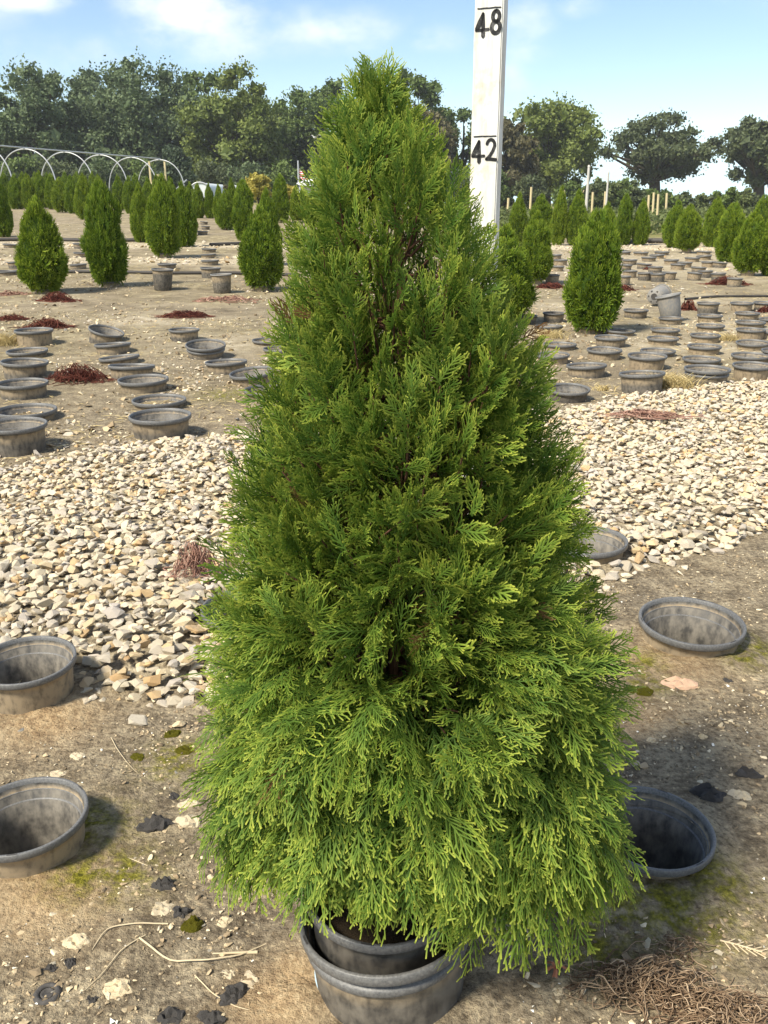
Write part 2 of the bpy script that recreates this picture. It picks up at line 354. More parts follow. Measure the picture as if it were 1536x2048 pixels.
    m = M('root_pink', .9, .15); m.color(m.ramp(m.attr('rnd'), [(0, (.16,.085,.065)), (.6, (.34,.19,.14)), (1, (.50,.32,.24))])); MAT['root_pink'] = m.m
    m = M('root_brown', .9, .15); m.color(m.ramp(m.attr('rnd'), [(0, (.12,.075,.045)), (.6, (.27,.19,.12)), (1, (.44,.33,.22))])); MAT['root_brown'] = m.m
    m = M('twig_pale', .85, .2); m.color(m.mix(m.noise(40, 4), (.42,.33,.20), (.66,.56,.38))); MAT['twig'] = m.m
    m = M('dead_leaf', .85, .2); m.color(m.mix(m.noise(40, 4), (.28,.10,.05), (.45,.20,.11))); MAT['deadleaf'] = m.m
    m = M('black_scrap', .7, .3); m.color(m.mix(m.noise(60, 5, .7), (.016,.016,.017), (.11,.10,.09))); m.bump(m.noise(90, 5), .6, .006); MAT['scrap'] = m.m
    m = M('moss', .95, .1); m.color(m.ramp(m.noise(160, 3, .6), [(.35, (.075,.075,.008)), (.6, (.22,.20,.02)), (.75, (.36,.32,.05))])); m.bump(m.noise(220, 3), .9, .008); MAT['moss'] = m.m
    # measuring stick
    m = M('white_painted_wood', .7, .3)
    g = m.noise(18, 6, .7, None, 0, (6, 6, .8)); n = m.noise(35, 5, .7)
    c = m.mix(m.ramp(g, [(.38, .0), (.62, .75)]), (.70,.69,.645), (.50,.47,.40)); c = m.mix(m.ramp(n, [(.54, 0.0), (.72, .7)]), c, (.46,.39,.29)); m.color(c); m.bump(g, .3, .002); MAT['stick'] = m.m
    m = M('black_paint', .6, .3); m.color(m.mix(m.ramp(m.noise(120, 4, .7), [(.55, 0.0), (.72, .5)]), (.012,.012,.012), (.20,.19,.18))); MAT['ink'] = m.m
    m = M('galvanised_pipe', .45, .5); m.b.inputs['Metallic'].default_value = .35; m.color(m.mix(m.noise(3), (.36,.37,.38), (.50,.51,.52))); MAT['pipe'] = m.m
    m = M('bamboo', .8, .3); m.color(m.mix(m.noise(6, 4), (.42,.34,.18), (.62,.53,.32))); MAT['bamboo'] = m.m
    m = M('grey_pole', .8, .3); m.color(m.mix(m.noise(3, 4), (.40,.38,.34), (.56,.54,.50))); MAT['pole'] = m.m
    m = M('roof_white', .6, .3); m.color(m.mix(m.noise(2), (.66,.67,.68), (.78,.78,.77))); MAT['white'] = m.m
    m = M('dark_opening', .9, .1); m.color(m.mix(m.noise(2), (.02,.022,.02), (.05,.05,.05))); MAT['dark'] = m.m
    m = M('poly_film', .5, .3); m.color(m.mix(m.noise(1.5), (.50,.55,.55), (.68,.72,.72))); MAT['film'] = m.m
    m = M('flag_cloth', .8, .2); sep = m.n('ShaderNodeSeparateXYZ'); m.l(m.coord(), sep.inputs[0])
    w = m.math('GREATER_THAN', m.math('FRACT', m.math('MULTIPLY', sep.outputs[2], 6.5)), .5)
    m.color(m.mix(w, (.62,.06,.08), (.75,.75,.75))); MAT['flag'] = m.m
    m = M('red_paint', .7, .3); m.color(m.mix(m.noise(8), (.20,.045,.03), (.30,.08,.05))); MAT['red'] = m.m
    m = M('hose', .6, .3); m.color(m.mix(m.noise(6, 4), (.02,.02,.02), (.09,.08,.07))); MAT['hose'] = m.m
    m = M('bird_feathers', .8, .2); m.color(m.mix(m.noise(9), (.50,.48,.45), (.66,.64,.60))); MAT['bird'] = m.m
mats()

# ------------------------------------------------------------------ where the pots stand (rim centre x, y, rim width, front foot y in the photograph)
NEAR_POTS = [  # cx, cy, w, foot, tilt x, tilt y, label
    (1384, 1240, 206, 1327, 0.00, 0.045, 'tilted empty socket pot with pale inner rings standing alone on open dirt'),
    (1300, 1656, 252, 1768, -0.02, 0.03, 'wide empty socket pot partly under the tall arborvitae beside yellow moss'),
    (1172, 1078, 164, 1137, 0.00, 0.03, 'dark empty socket pot half behind the arborvitae at the gravel corner'),
    (50, 1318, 196, 1436, 0.0, -0.03, 'muddy empty socket pot touching the front edge of the gravel'),
    (47, 1628, 248, 1775, 0.0, -0.02, 'muddy empty socket pot with a broad pale rim beside dark moss'),
    (500, 1212, 196, 1285, 0, 0, 'blue-grey socket pot hidden behind the arborvitae, its rim against the gravel'),
]
def pot_place(cx, cy, w, foot):
    f = at(cx, foot); R = .115
    for _ in range(3):
        D = f[1] + R*.9
        d = ray(cx, cy); z = D/d[1]; R = np.clip(w*z/FPX/2, .095, .14)
    P = at_dist(cx, cy, D); g = float(terrain(P[0], P[1]))
    P[2] = np.clip(P[2], g+.035, g+.17)
    return P, R
HOLES = []
for q in NEAR_POTS:
    P, R = pot_place(*q[:4]); HOLES.append((P[0], P[1], R, P[2]))
TX, TY = 0.002, 0.945                     # the big arborvitae's axis
TREE_R = 0.1135
HOLES.append((TX, TY, TREE_R, .098))

def hole_r(hx, hy, R, rz):
    d = (rz - float(gz(hx, hy)) - .006)/R; return R*float(np.interp(d, [.075, .16, .30, .9, 2.0], [.925, .915, .895, .86, .78])) - .0022
# ------------------------------------------------------------------ ground
def patch(x, y, pts, f=1.0):
    a = np.zeros_like(x)
    for (px, py, r) in pts:
        p = at(px, py); a = np.maximum(a, np.exp(-(((x-p[0])**2+(y-p[1])**2)/r**2)))
    return a
def band_edges(x):
    """front and back edge (y) of the gravel band at x"""
    xs = [-3.5]; f = []
    L0 = [at(-260, 1360), at(140, 1405), at(300, 1440), at(420, 1400), at(800, 1290), at(1240, 1165), at(1400, 1112), at(1536, 1072), at(1800, 1010)]
    B0 = [at(-300, 985), at(0, 948), at(110, 920), at(240, 893), at(480, 872), at(760, 850), at(1110, 832), at(1250, 792), at(1400, 775), at(1536, 762), at(1800, 745)]
    fx = [p[0] for p in L0]; fy = [p[1] for p in L0]; bx = [p[0] for p in B0]; by = [p[1] for p in B0]
    return np.interp(x, fx, fy), np.interp(x, bx, by)
def build_ground():
    def axis(a, b, fine, lo, hi, g):
        c = list(np.arange(a, b+1e-6, fine)); s = fine; v = b
        while v < hi: s *= g; v += s; c.append(v)
        s = fine; v = a
        while v > lo: s *= g; v -= s; c.insert(0, v)
        return np.array(c)
    X = axis(-1.0, 1.0, .009, -250, 250, 1.09); Y = axis(.52, 2.72, .009, -6, 290, 1.055)
    nx, ny = len(X), len(Y); gx, gy = np.meshgrid(X, Y); x = gx.ravel(); y = gy.ravel()
    for (hx, hy, R, rz) in HOLES:            # snap the sheet to the pots' walls
        Q = hole_r(hx, hy, R, rz); r = np.hypot(x-hx, y-hy); k = np.abs(r-Q) < .0092
        s = Q/np.maximum(r, 1e-6)
        x = np.where(k, hx+(x-hx)*s, x); y = np.where(k, hy+(y-hy)*s, y)
    z = gz(x, y)
    sand = patch(x, y, [(560, 2010, .07), (590, 1960, .05), (1340, 1330, .10), (90, 1440, .10), (1240, 1420, .09), (100, 1790, .10)])*.75
    for (hx, hy, R, rz) in HOLES[:]:
        r = np.hypot(x-hx, y-hy); z = z + .014*np.exp(-((r-R)/.05)**2)*(fbm(x*30, y*30, 2, 4)*.8+.4)*(y < 2.6)
    moss = patch(x, y, [(1340, 1820, .085), (1250, 1830, .06), (1430, 1770, .06), (1180, 1880, .06), (1400, 1840, .06), (180, 1660, .07), (215, 1740, .06), (160, 1760, .05), (560, 1500, .05), (350, 1520, .06), (1500, 1300, .07), (1290, 1370, .05), (1285, 1330, .05), (450, 790, .14), (380, 1500, .04), (250, 1745, .06), (1480, 1320, .05), (120, 1690, .05)])
    far = sm(3.4, 6.5, y); 
    stony = np.maximum.reduce([patch(x, y, [(430, 690, .35), (620, 690, .4), (290, 640, .35), (1200, 610, .4), (1330, 690, .45), (1450, 650, .5), (1480, 700, .4), (1130, 610, .4), (1400, 600, .5)])*.65,
        sm(19.0, 19.7, y)*sm(22.7, 21.5, y)*sm(1.5, 3.0, x)*.95, sm(15.2, 15.6, y)*sm(16.8, 16.4, y)*sm(0.5, -1.5, x)*.9, sm(12.4, 12.8, y)*sm(13.9, 13.4, y)*sm(0, -1.5, x)*.8, sm(11, 13.5, y)*sm(19.5, 17, y)*sm(1, 3, x)*.45])
    grass = np.maximum(sm(23.8, 27, y)*sm(1.0, 3.0, x), sm(40, 48, y))
    V = np.stack([x, y, z], 1)
    i = (np.arange(ny-1)[:,None]*nx + np.arange(nx-1)[None,:]).ravel(); F = np.stack([i, i+1, i+nx+1, i+nx], 1)
    c = V[F].mean(1); keep = np.ones(len(F), bool)
    for (hx, hy, R, rz) in HOLES: keep &= np.hypot(c[:,0]-hx, c[:,1]-hy) > hole_r(hx, hy, R, rz)-.0015
    me = make_mesh('ground', V, F[keep], True, dict(moss=moss, sand=sand, far=far, stony=stony, grass=grass))
    tag(link('ground', me, MAT['soil']), kind='structure')
build_ground()

# stone templates: random convex hulls
def stone_templates(n, seed, flat=(.45, .75), pts=13):
    out = []; rng = np.random.default_rng(seed)
    for k in range(n):
        p = norm(rng.normal(size=(pts, 3))) * rng.uniform(.78, 1.0, (pts, 1)) * np.array([1.0, rng.uniform(.6, .85), rng.uniform(*flat)])
        bm = bmesh.new()
        for q in p: bm.verts.new(q)
        bmesh.ops.convex_hull(bm, input=bm.verts)
        lo = [v for v in bm.verts if not v.link_faces]
        for v in lo: bm.verts.remove(v)
        bmesh.ops.triangulate(bm, faces=bm.faces); bm.verts.index_update()
        V = np.array([v.co[:] for v in bm.verts]); F = np.array([[v.index for v in f.verts] for f in bm.faces]); bm.free()
        out.append((V*.5, {3: F}, {}))
    return out
STONES = stone_templates(18, 4, (.34, .60))
def build_gravel():
    rng = np.random.default_rng(11)
    # the bed: a low mounded sheet that carries the stones
    xs = np.linspace(-3.0, 3.4, 140); rows = 26; V = []
    for x in xs:
        f, b = band_edges(x)
        f += .10*(fbm(x*4, 1.0, 2, 3)-.5); b += .10*(fbm(x*4, 9.0, 2, 6)-.5)
        for k in range(rows):
            t = k/(rows-1); y = f+(b-f)*t
            V.append((x, y, float(gz(x, y)) + .030*min(1, 7*min(t, 1-t)) - .012))
    i = (np.arange(139)[:,None]*rows + np.arange(rows-1)[None,:]).ravel()
    # skip bed faces inside the pots that stand in the gravel
    V = np.array(V); F = np.stack([i, i+rows, i+rows+1, i+1], 1); c = V[F].mean(1); keep = np.ones(len(F), bool)
    for (hx, hy, R, rz) in HOLES: keep &= np.hypot(c[:,0]-hx, c[:,1]-hy) > R*1.15
    bed = tag(link('gravel_bed', make_mesh('gravel_bed', V, F[keep], True), MAT['bed']), kind='structure')
    P = []; sp = .0265
    gx, gy = np.meshgrid(np.arange(-2.9, 3.3, sp), np.arange(1.2, 6.2, sp))
    for layer in range(2):
        x = (gx + rng.uniform(-.6, .6, gx.shape)*sp).ravel(); y = (gy + rng.uniform(-.6, .6, gx.shape)*sp).ravel()
        f, b = band_edges(x); f = f + .16*(fbm(x*4, y*4, 2, 3)-.5); b = b + .12*(fbm(x*5, y*5, 2, 8)-.5)
        vis = np.abs(x) < .52*y+.4
        k = (y > f-.01) & (y < b+.02) & vis
        if layer: k &= (rng.random(len(x)) < .28)
        t = np.minimum(y-f, b-y); 
        z = gz(x, y) + .030*np.clip(t*6, 0, 1) + (.012 if layer else -.004) + rng.uniform(-.004, .008, len(x))
        P.append(np.stack([x, y, z], 1)[k])
    # strays beyond the edges
    n = 5200; x = rng.uniform(-2.6, 3.0, n); y = rng.uniform(1.2, 6.0, n); f, b = band_edges(x)
    d = np.where(y < f, f-y, np.where(y > b, y-b, 9)); k = (rng.random(n) < .55*np.exp(-d/.085)) & (d < .5)
    P.append(np.stack([x, y, gz(x, y)+.004], 1)[k])
    P = np.concatenate(P)
    for (hx, hy, R, rz) in HOLES: P = P[np.hypot(P[:,0]-hx, P[:,1]-hy) > R*.93+.02]
    n = len(P); size = np.clip(rng.lognormal(math.log(.037), .30, n), .016, .072)*(1-.12*(P[:,1] > 2.6))
    R = rand_rot(rng, n, .27)*size[:,None,None]; idx = rng.integers(0, len(STONES), n); rnd = rng.random(n)
    # the 300 that show largest are single stones
    d = np.hypot(P[:,1], 1.0); ax = np.abs(P[:,0]) < .42*d; hid = (np.abs(P[:,0]/P[:,1]-TX/TY) < .24)
    score = size/d*ax*(~hid); top = np.argsort(-score)[:300]; mask = np.zeros(n, bool); mask[top] = True
    meshes = [make_mesh('stone', V, list(F.values()), False, {'rnd': np.zeros(len(V))}) for V, F, A in STONES]
    for me in meshes: me.materials.append(MAT['stone'])
    for q in top:
        o = link('stone', meshes[idx[q]], parent=bed); mw = Matrix(R[q].tolist()).to_4x4(); mw.translation = P[q]; o.matrix_local = mw
    V, F, A = instance_merge(STONES, idx[~mask], R[~mask], P[~mask], {'rnd': rnd[~mask]})
    tag(link('gravel', make_mesh('gravel', V, F, False, A), MAT['stone'], bed), kind='stuff')
build_gravel()

# ------------------------------------------------------------------ pots (unit rim radius, rim top at z = 0)
def pot_meshes(n=44):
    H = 2.05; out = {}
    b = Buf(); lathe(b, [(.925, -.075), (.915, -.16), (.905, -.165), (.895, -.30), (.86, -.9), (.78, -H+.05), (.74, -H), (.0, -H),], n)
    out['wall'] = b.mesh('pot_wall', True)
    b = Buf(); lathe(b, [(.0, -H+.03), (.70, -H+.03), (.735, -H+.08), (.815, -.9), (.848, -.36), (.870, -.345), (.892, -.19), (.915, -.175), (.925, -.075)], n)
    out['inner_wall'] = b.mesh('pot_inner_wall', True)
    b = Buf(); lathe(b, [(.925, -.085), (.985, -.13), (1.0, -.115), (1.0, -.012), (.99, 0), (.955, 0), (.945, -.01), (.925, -.085)], n); out['rim'] = b.mesh('pot_rim', True)
    b = Buf(); lathe(b, [(.893, -.178), (.905, -.168), (.916, -.172)], n); out['inner_ring'] = b.mesh('pot_inner_ring', True)
    b = Buf(); lathe(b, [(.850, -.356), (.868, -.335), (.889, -.335)], n); lathe(b, [(.850, -.356), (.852, -.364)], n); out['ring2'] = b.mesh('pot_inner_ledge', True)
    b = Buf(); lathe(b, [(.903, -.19), (.945, -.215), (.955, -.235), (.95, -.30), (.935, -.315), (.897, -.30)], n); out['collar'] = b.mesh('pot_collar', True)
    for k, a0 in enumerate((.35, 2.45, 4.5)):       # slots moulded in the lip
        b = Buf(); aa = np.linspace(a0, a0+.16, 5); q = []
        for a in aa:
            for r, z in ((.962, .0025), (.985, .0025)): q.append((r*math.cos(a), r*math.sin(a), z))
        i = np.arange(4)*2; b.add(q, np.stack([i, i+1, i+3, i+2], 1)); out['slot%d' % k] = b.mesh('pot_slot', False)
    return out
PM = pot_meshes()
PMAT = {}
def pot_mesh(part, mat):
    k = (part, mat)
    if k not in PMAT: me = PM[part].copy(); me.materials.append(MAT[mat]); PMAT[k] = me
    return PMAT[k]
def make_pot(name, P, R, rot, label, cat='pot', group=None, wall='pot', rim='rim', detail=True, collar=False):
    o = empty(name, P, rot); o.scale = (R, R, R); tag(o, label, cat, group)
    w = link('wall', pot_mesh('wall', wall), parent=o); link('inner_wall', pot_mesh('inner_wall', 'pot_inside'), parent=o); r = link('rim', pot_mesh('rim', rim), parent=o)
    if detail:
        link('inner_ring', pot_mesh('inner_ring', 'rim'), parent=w); link('inner_ring', pot_mesh('ring2', 'rim'), parent=w)
        for k in range(3): link('slot', pot_mesh('slot%d' % k, 'scrap'), parent=r)
    if collar: link('collar', pot_mesh('collar', rim), parent=w)
    return o
rngp = np.random.default_rng(5)
for (cx, cy, w, ft, tx, ty, lab), (hx, hy, R, rz) in zip(NEAR_POTS, HOLES):
    make_pot('socket_pot', (hx, hy, rz), R, (tx, ty, rngp.uniform(0, 6)), lab, group='socket pots near the big arborvitae', wall='pot_tan')
make_pot('socket_pot', (TX, TY, .098), TREE_R, (-.10, .03, 1.0), 'double-banded socket pot holding the tall bright arborvitae', group='socket pots near the big arborvitae', wall='pot', collar=True)
make_pot('nursery_pot', (TX-.004, TY+.006, .140), TREE_R*.905, (.0, -.03, 2.0), 'black inner nursery pot nested in the double-banded socket pot', wall='pot_clean')
b = Buf(); lathe(b, [(0, .012), (.4, .006), (.8, 0), (.86, -.02)], 30)
o = link('potting_soil', b.mesh('potting_soil', True), MAT['mix']); o.location = (TX-.004, TY+.006, .112); o.scale = (TREE_R*.9,)*3; tag(o, 'dark potting soil inside the inner pot of the tall arborvitae', 'soil')

GL = 'socket pots in the crooked rows by the red root piles'; LL = 'empty dusty socket pot in the two crooked rows beside the dark red root pile'
GR = 'socket pots in the rows around the leaning grey pot'; LR = 'empty muddy socket pot sunk in the rows around the leaning grey pot'
GF = 'small far socket pots before the distant arborvitaes'; LF = 'small distant socket pot in the crowded rows before the staked shrub field'
LEFT = [(28,847,126,916,0,0,'large black empty pot standing highest at the back edge of the gravel'), (320,829,123,885,0,0,'black empty pot with a muddy top half standing alone at the gravel edge'),
 (318,798,107,822,0,0,0), (286,757,100,789,0,.02,0), (263,730,91,762,0,.09,0), (238,713,80,732,0,-.10,0), (225,687,72,712,0,-.07,0), (213,660,70,690,.12,-.24,'strongly tilted socket pot at the far end of a crooked pot row'),
 (67,659,75,695,0,0,'tall pale dusty pot standing beside dry straw grass'), (54,700,80,720,0,-.02,0), (49,722,91,762,0,-.05,0), (45,764,98,802,0,0,0), (52,818,118,848,0,0,0),
 (368,658,61,688,0,0,0), (411,688,80,722,.05,-.12,'tilted pot with a second rim nested inside it'), (452,722,84,750,0,-.05,0), (504,743,92,776,.05,-.10,'tilted pot leaning beside the arborvitae with its black lower half showing'), (538,783,100,800,0,0,0), (537,679,66,694,0,0,0), (562,697,72,712,0,0,0)]
for (cx, cy, w, ft, tx, ty, lab) in LEFT:
    P, R = pot_place(cx, cy, w, ft)
    make_pot('socket_pot', P, R, (tx, ty, rngp.uniform(0, 6)), lab or LL, group=None if lab else GL, wall=['pot', 'pot_tan', 'pot'][int(rngp.integers(3))] if cy < 800 else 'pot', collar=(cx == 411))
RIGHT = [(1272,619,49,636,0,0,0), (1342,635,48,649,0,0,'socket pot right under the leaning grey pot'), (1417,605,45,627,0,0,0), (1420,630,50,643,0,0,0), (1484,605,45,622,0,0,0), (1495,625,48,638,0,0,0), (1531,604,45,621,0,0,0),
 (1108,625,42,646,0,0,0), (1098,651,56,667,0,.04,0), (1052,630,44,648,0,0,0), (1241,663,58,673,0,.03,0), (1331,658,57,672,0,0,0), (1421,651,56,662,0,0,0), (1501,646,58,655,0,0,0), (1502,658,57,678,0,0,0), (1222,673,65,697,0,0,0),
 (1326,675,62,692,0,0,0), (1411,669,59,685,0,0,0), (1120,688,66,702,0,.02,0), (1409,691,66,710,0,0,0), (1506,684,65,701,0,.04,0), (1106,708,66,730,0,.03,'dark-mouthed socket pot beside the arborvitae and straw tuft'), (1209,698,70,722,0,.02,0), (1316,700,69,716,0,0,0),
 (1295,710,77,742,0,.02,0), (1173,729,80,757,0,.06,0), (1403,720,74,733,0,0,0), (1502,713,76,726,0,0,0), (1506,729,78,763,0,.02,0), (1284,745,90,791,.04,-.07,'tilted dark pot with a straw tuft at its side by the back gravel edge'), (1415,736,90,775,0,0,'pot with a second pale rim nested inside it by the back gravel edge'), (1138,776,83,807,.03,.07,'open black pot with deep ribs beside the arborvitae at the back gravel edge'),
 (1531,660,58,676,0,0,0), (1560,700,70,722,0,0,0), (1545,637,50,650,0,0,0)]
for (cx, cy, w, ft, tx, ty, lab) in RIGHT:
    P, R = pot_place(cx, cy, w, ft)
    make_pot('socket_pot', P, R, (tx, ty, rngp.uniform(0, 6)), lab or LR, group=None if lab else GR, wall=['pot', 'pot_tan', 'pot_tan'][int(rngp.integers(3))] if cx != 1138 else 'pot_clean', collar=(cx == 1415))
FAR = [(1247,503),(1282,504),(1324,503),(1408,502),(1314,509),(1408,511),(1298,514),(1385,515),(1260,519),(1343,519),(1370,524),(1418,523),(1289,527),(1356,528),(1250,529),(1311,533),(1398,534),(1260,541),(1411,541),(1290,545),(1339,544),(1316,547),(1390,545),(1437,546),(1247,552),(1109,509),(1121,519),(1114,532),(1105,549),(1470,556),(1232,515),(1228,535),(1440,524)]
for (cx, cy) in FAR:
    ft = cy+8+ (cy-500)*.16
    P, R = pot_place(cx, cy, 30, ft)
    make_pot('socket_pot', P, R, (0, rngp.normal(0, .04), 0), LF, group=GF, wall=['pot', 'pot_tan'][int(rngp.integers(2))], detail=False)
LFAR = [(421,535,41,556), (334,527,38,541), (418,497,30,506), (416,508,32,517), (420,520,36,531), (405,462,22,471), (411,452,18,459), (408,443,16,449), (12,542,40,553), (30,523,32,540), (160,487,28,497), (162,505,30,516), (156,528,34,541), (20,488,28,497), (52,487,28,496), (600,455,20,463), (590,486,30,494)]
for (cx, cy, w, ft) in LFAR:
    P, R = pot_place(cx, cy, w, ft)
    make_pot('socket_pot', P, R, (0, rngp.normal(0, .05), 0), 'small socket pot among the arborvitaes before the bare hoop frame', group='socket pots among the hoop-side arborvitaes', wall='pot', detail=False)
# loose pots standing, leaning and lying
def loose(cx, cy, w, ft, rot, lab, wall, rim):
    f = at(cx, ft); D = f[1]+.09; d = ray(cx, cy); R = min(.14, max(.09, w*(D/d[1])/FPX/2)); P = at_dist(cx, cy, D)
    h = P[2]-f[2]; o = make_pot('nursery_pot', P, R, rot, lab, group=None, wall=wall, rim=rim, detail=False)
    o.scale = (R, R, max(h/2.05, R*.7)); return o
loose(325, 538, 44, 582, (0, .06, 0), 'black loose nursery pot standing upright between two arborvitaes', 'pot', 'rim')
loose(442, 548, 43, 587, (0, -.02, 0), 'tan mud-coated loose pot standing near an arborvitae', 'pot_tan', 'rim_grey')
def grey_pots():
    f = at(1342, 640); D = f[1]; P = at_dist(1336, 590, D+.02); R = 50*(D/ray(1340, 595)[1])/FPX/2
    o = make_pot('nursery_pot', P, R, (-.16, -.17, .4), 'faded grey nursery pot leaning in a socket pot', wall='pot_grey', rim='rim_grey', detail=False); o.scale = (R, R, R*.95)
    f = at(1310, 611); R = .098
    o = make_pot('nursery_pot', (f[0]+.10, f[1]+.13, R*1.0), R, (0, 0, 0), 'faded grey nursery pot lying on its side behind the leaning one', wall='pot_grey', rim='rim_grey', detail=False)
    o.scale = (R, R, R*.95)
    # lies with its base turned towards the camera's left
    zaxis = Vector((.62, .75, .06)).normalized(); q = zaxis.to_track_quat('Z', 'Y'); o.rotation_euler = q.to_euler()
    b = Buf(); lathe(b, [(.0, -2.055), (.28, -2.055), (.28, -2.075), (.33, -2.075), (.33, -2.055)], 20)
    for k in range(6):
        a = k*math.pi/3; c, s = math.cos(a), math.sin(a); q = [(c*r - s*t, s*r + c*t, -2.053) for r, t in ((.5, -.09), (.66, -.09), (.66, .09), (.5, .09))]
        b.add(q, [(0, 1, 2, 3)])
    link('drain_hole', b.mesh('drain_hole'), MAT['scrap'], o)
grey_pots()

# ------------------------------------------------------------------ the big arborvitae
def strip(buf, P, w0, w1, Nn, t0, t1, ridge=True):
    P = np.asarray(P, float); n = len(P); T = norm(np.gradient(P, axis=0)); side = norm(np.cross(Nn, T))
    w = np.linspace(w0, w1, n)[:,None]; t = np.linspace(t0, t1, n)
    if ridge:
        V = np.stack([P-side*w/2, P+np.asarray(Nn)*w*.30, P+side*w/2], 1).reshape(-1, 3); i = np.arange(n-1)*3
        F = np.concatenate([np.stack([i, i+3, i+4, i+1], 1), np.stack([i+1, i+4, i+5, i+2], 1)]); buf.add(V, F, t=np.repeat(t, 3))
    else:
        V = np.stack([P-side*w/2, P+side*w/2], 1).reshape(-1, 3); i = np.arange(n-1)*2
        buf.add(V, np.stack([i, i+2, i+3, i+1], 1), t=np.repeat(t, 2))
def frond_template(seed, bend, nlat=9, sub=3, wid=.026, curl=.0, lat=.60, tp=1.0):
    rng = np.random.default_rng(seed); b = Buf(); Z = np.array([0, 0, 1.0]); sway = rng.normal(0, .05)
    ys = np.linspace(0, 1, 6); ax = np.stack([sway*np.sin(ys*3), ys, 0*ys], 1); strip(b, ax, wid*1.15, wid*.8, Z, .05, .8)
    for s in (-1, 1):
        for i in range(nlat):
            y0 = .06 + .86*(i + (.25 if s > 0 else .0) + rng.normal(0, .12))/nlat; y0 = min(max(y0, .03), .95)
            ln = (lat*math.sin(math.pi*(.16+.74*y0))**.9)*rng.uniform(.78, 1.12)*(1-.30*y0); a = math.radians(46-16*y0+rng.normal(0, 5))
            o = np.array([sway*math.sin(y0*3), y0, 0]); f = np.linspace(0, 1, 3)
            aa = a*(1-.35*f); lift = rng.normal(0, .10)
            P = o + np.stack([s*np.sin(aa)*f*ln, np.cos(aa)*f*ln, lift*f*f*ln], 1); strip(b, P, wid*.9, wid*.72, Z, .22+.1*y0, .92)
            for k in range(sub):
                fk = .42+.48*k/max(1, sub-1) if sub > 1 else .6; p0 = P[0]+(P[-1]-P[0])*fk; p0 = p0 if fk > .5 else (P[0]+(P[1]-P[0])*fk*2)
                sd = s if k % 2 == 0 else -s; a2 = a*.65 + sd*s*math.radians(34+rng.normal(0, 6)); l2 = ln*rng.uniform(.26, .40)*(1.1-.35*fk)
                dv = np.array([s*math.sin(a2), math.cos(a2), rng.normal(0, .12)]); strip(b, [p0, p0+dv*l2], wid*.75, wid*.78, Z, .45+.3*fk, 1.0, False)
    V, F, A = b.arrays(); A = {'t': A['t']**tp}
    V = V.copy(); V[:,2] += -bend*V[:,1]**2 - curl*np.abs(V[:,0])**1.3
    return V, F, A
_r = np.random.default_rng(2)
LOWF = [frond_template(40+k, _r.uniform(.05, .55), int(_r.integers(6, 9)), 3 if k % 3 else 2, _r.uniform(.024, .029), _r.uniform(.1, .5), _r.uniform(.52, .74)) for k in range(9)]
UPF = [frond_template(60+k, _r.uniform(-.2, .2), int(_r.integers(5, 7)), 2, _r.uniform(.038, .046), _r.uniform(0, .3), _r.uniform(.46, .66), .58) for k in range(9)]
TM = LOWF + UPF
TAB = [(118,728,752),(150,716,775),(185,700,806),(230,662,818),(300,645,886),(350,630,922),(400,606,958),(500,578,998),(600,556,1030),(700,540,1080),(800,500,1106),(900,476,1140),(1000,456,1165),(1100,430,1196),(1200,407,1232),(1300,395,1254),(1400,386,1274),(1500,390,1284),(1600,402,1284),(1700,424,1262),(1790,462,1215)]
def tree_profile():
    H = []; C = []; R = []
    for (y, l, r) in TAB:
        u = (1024-y)/FPX; z = TY/(CT+u*ST); H.append(CAMH - z*(ST-u*CT)); C.append(((l+r)/2-768)/FPX*z); R.append((r-l)/2/FPX*z)
    H = H[::-1]; C = C[::-1]; R = R[::-1]
    return np.array([.215]+H), np.array([C[0]*.5]+C), np.array([R[0]*.62]+R)
PH, PC, PR = tree_profile()
def basis(Y, Zh):
    """rotation with local +Y along Y and local +Z near Zh"""
    Y = norm(Y); X = norm(np.cross(Y, Zh)); Z = np.cross(X, Y); return np.stack([X, Y, Z], -1)
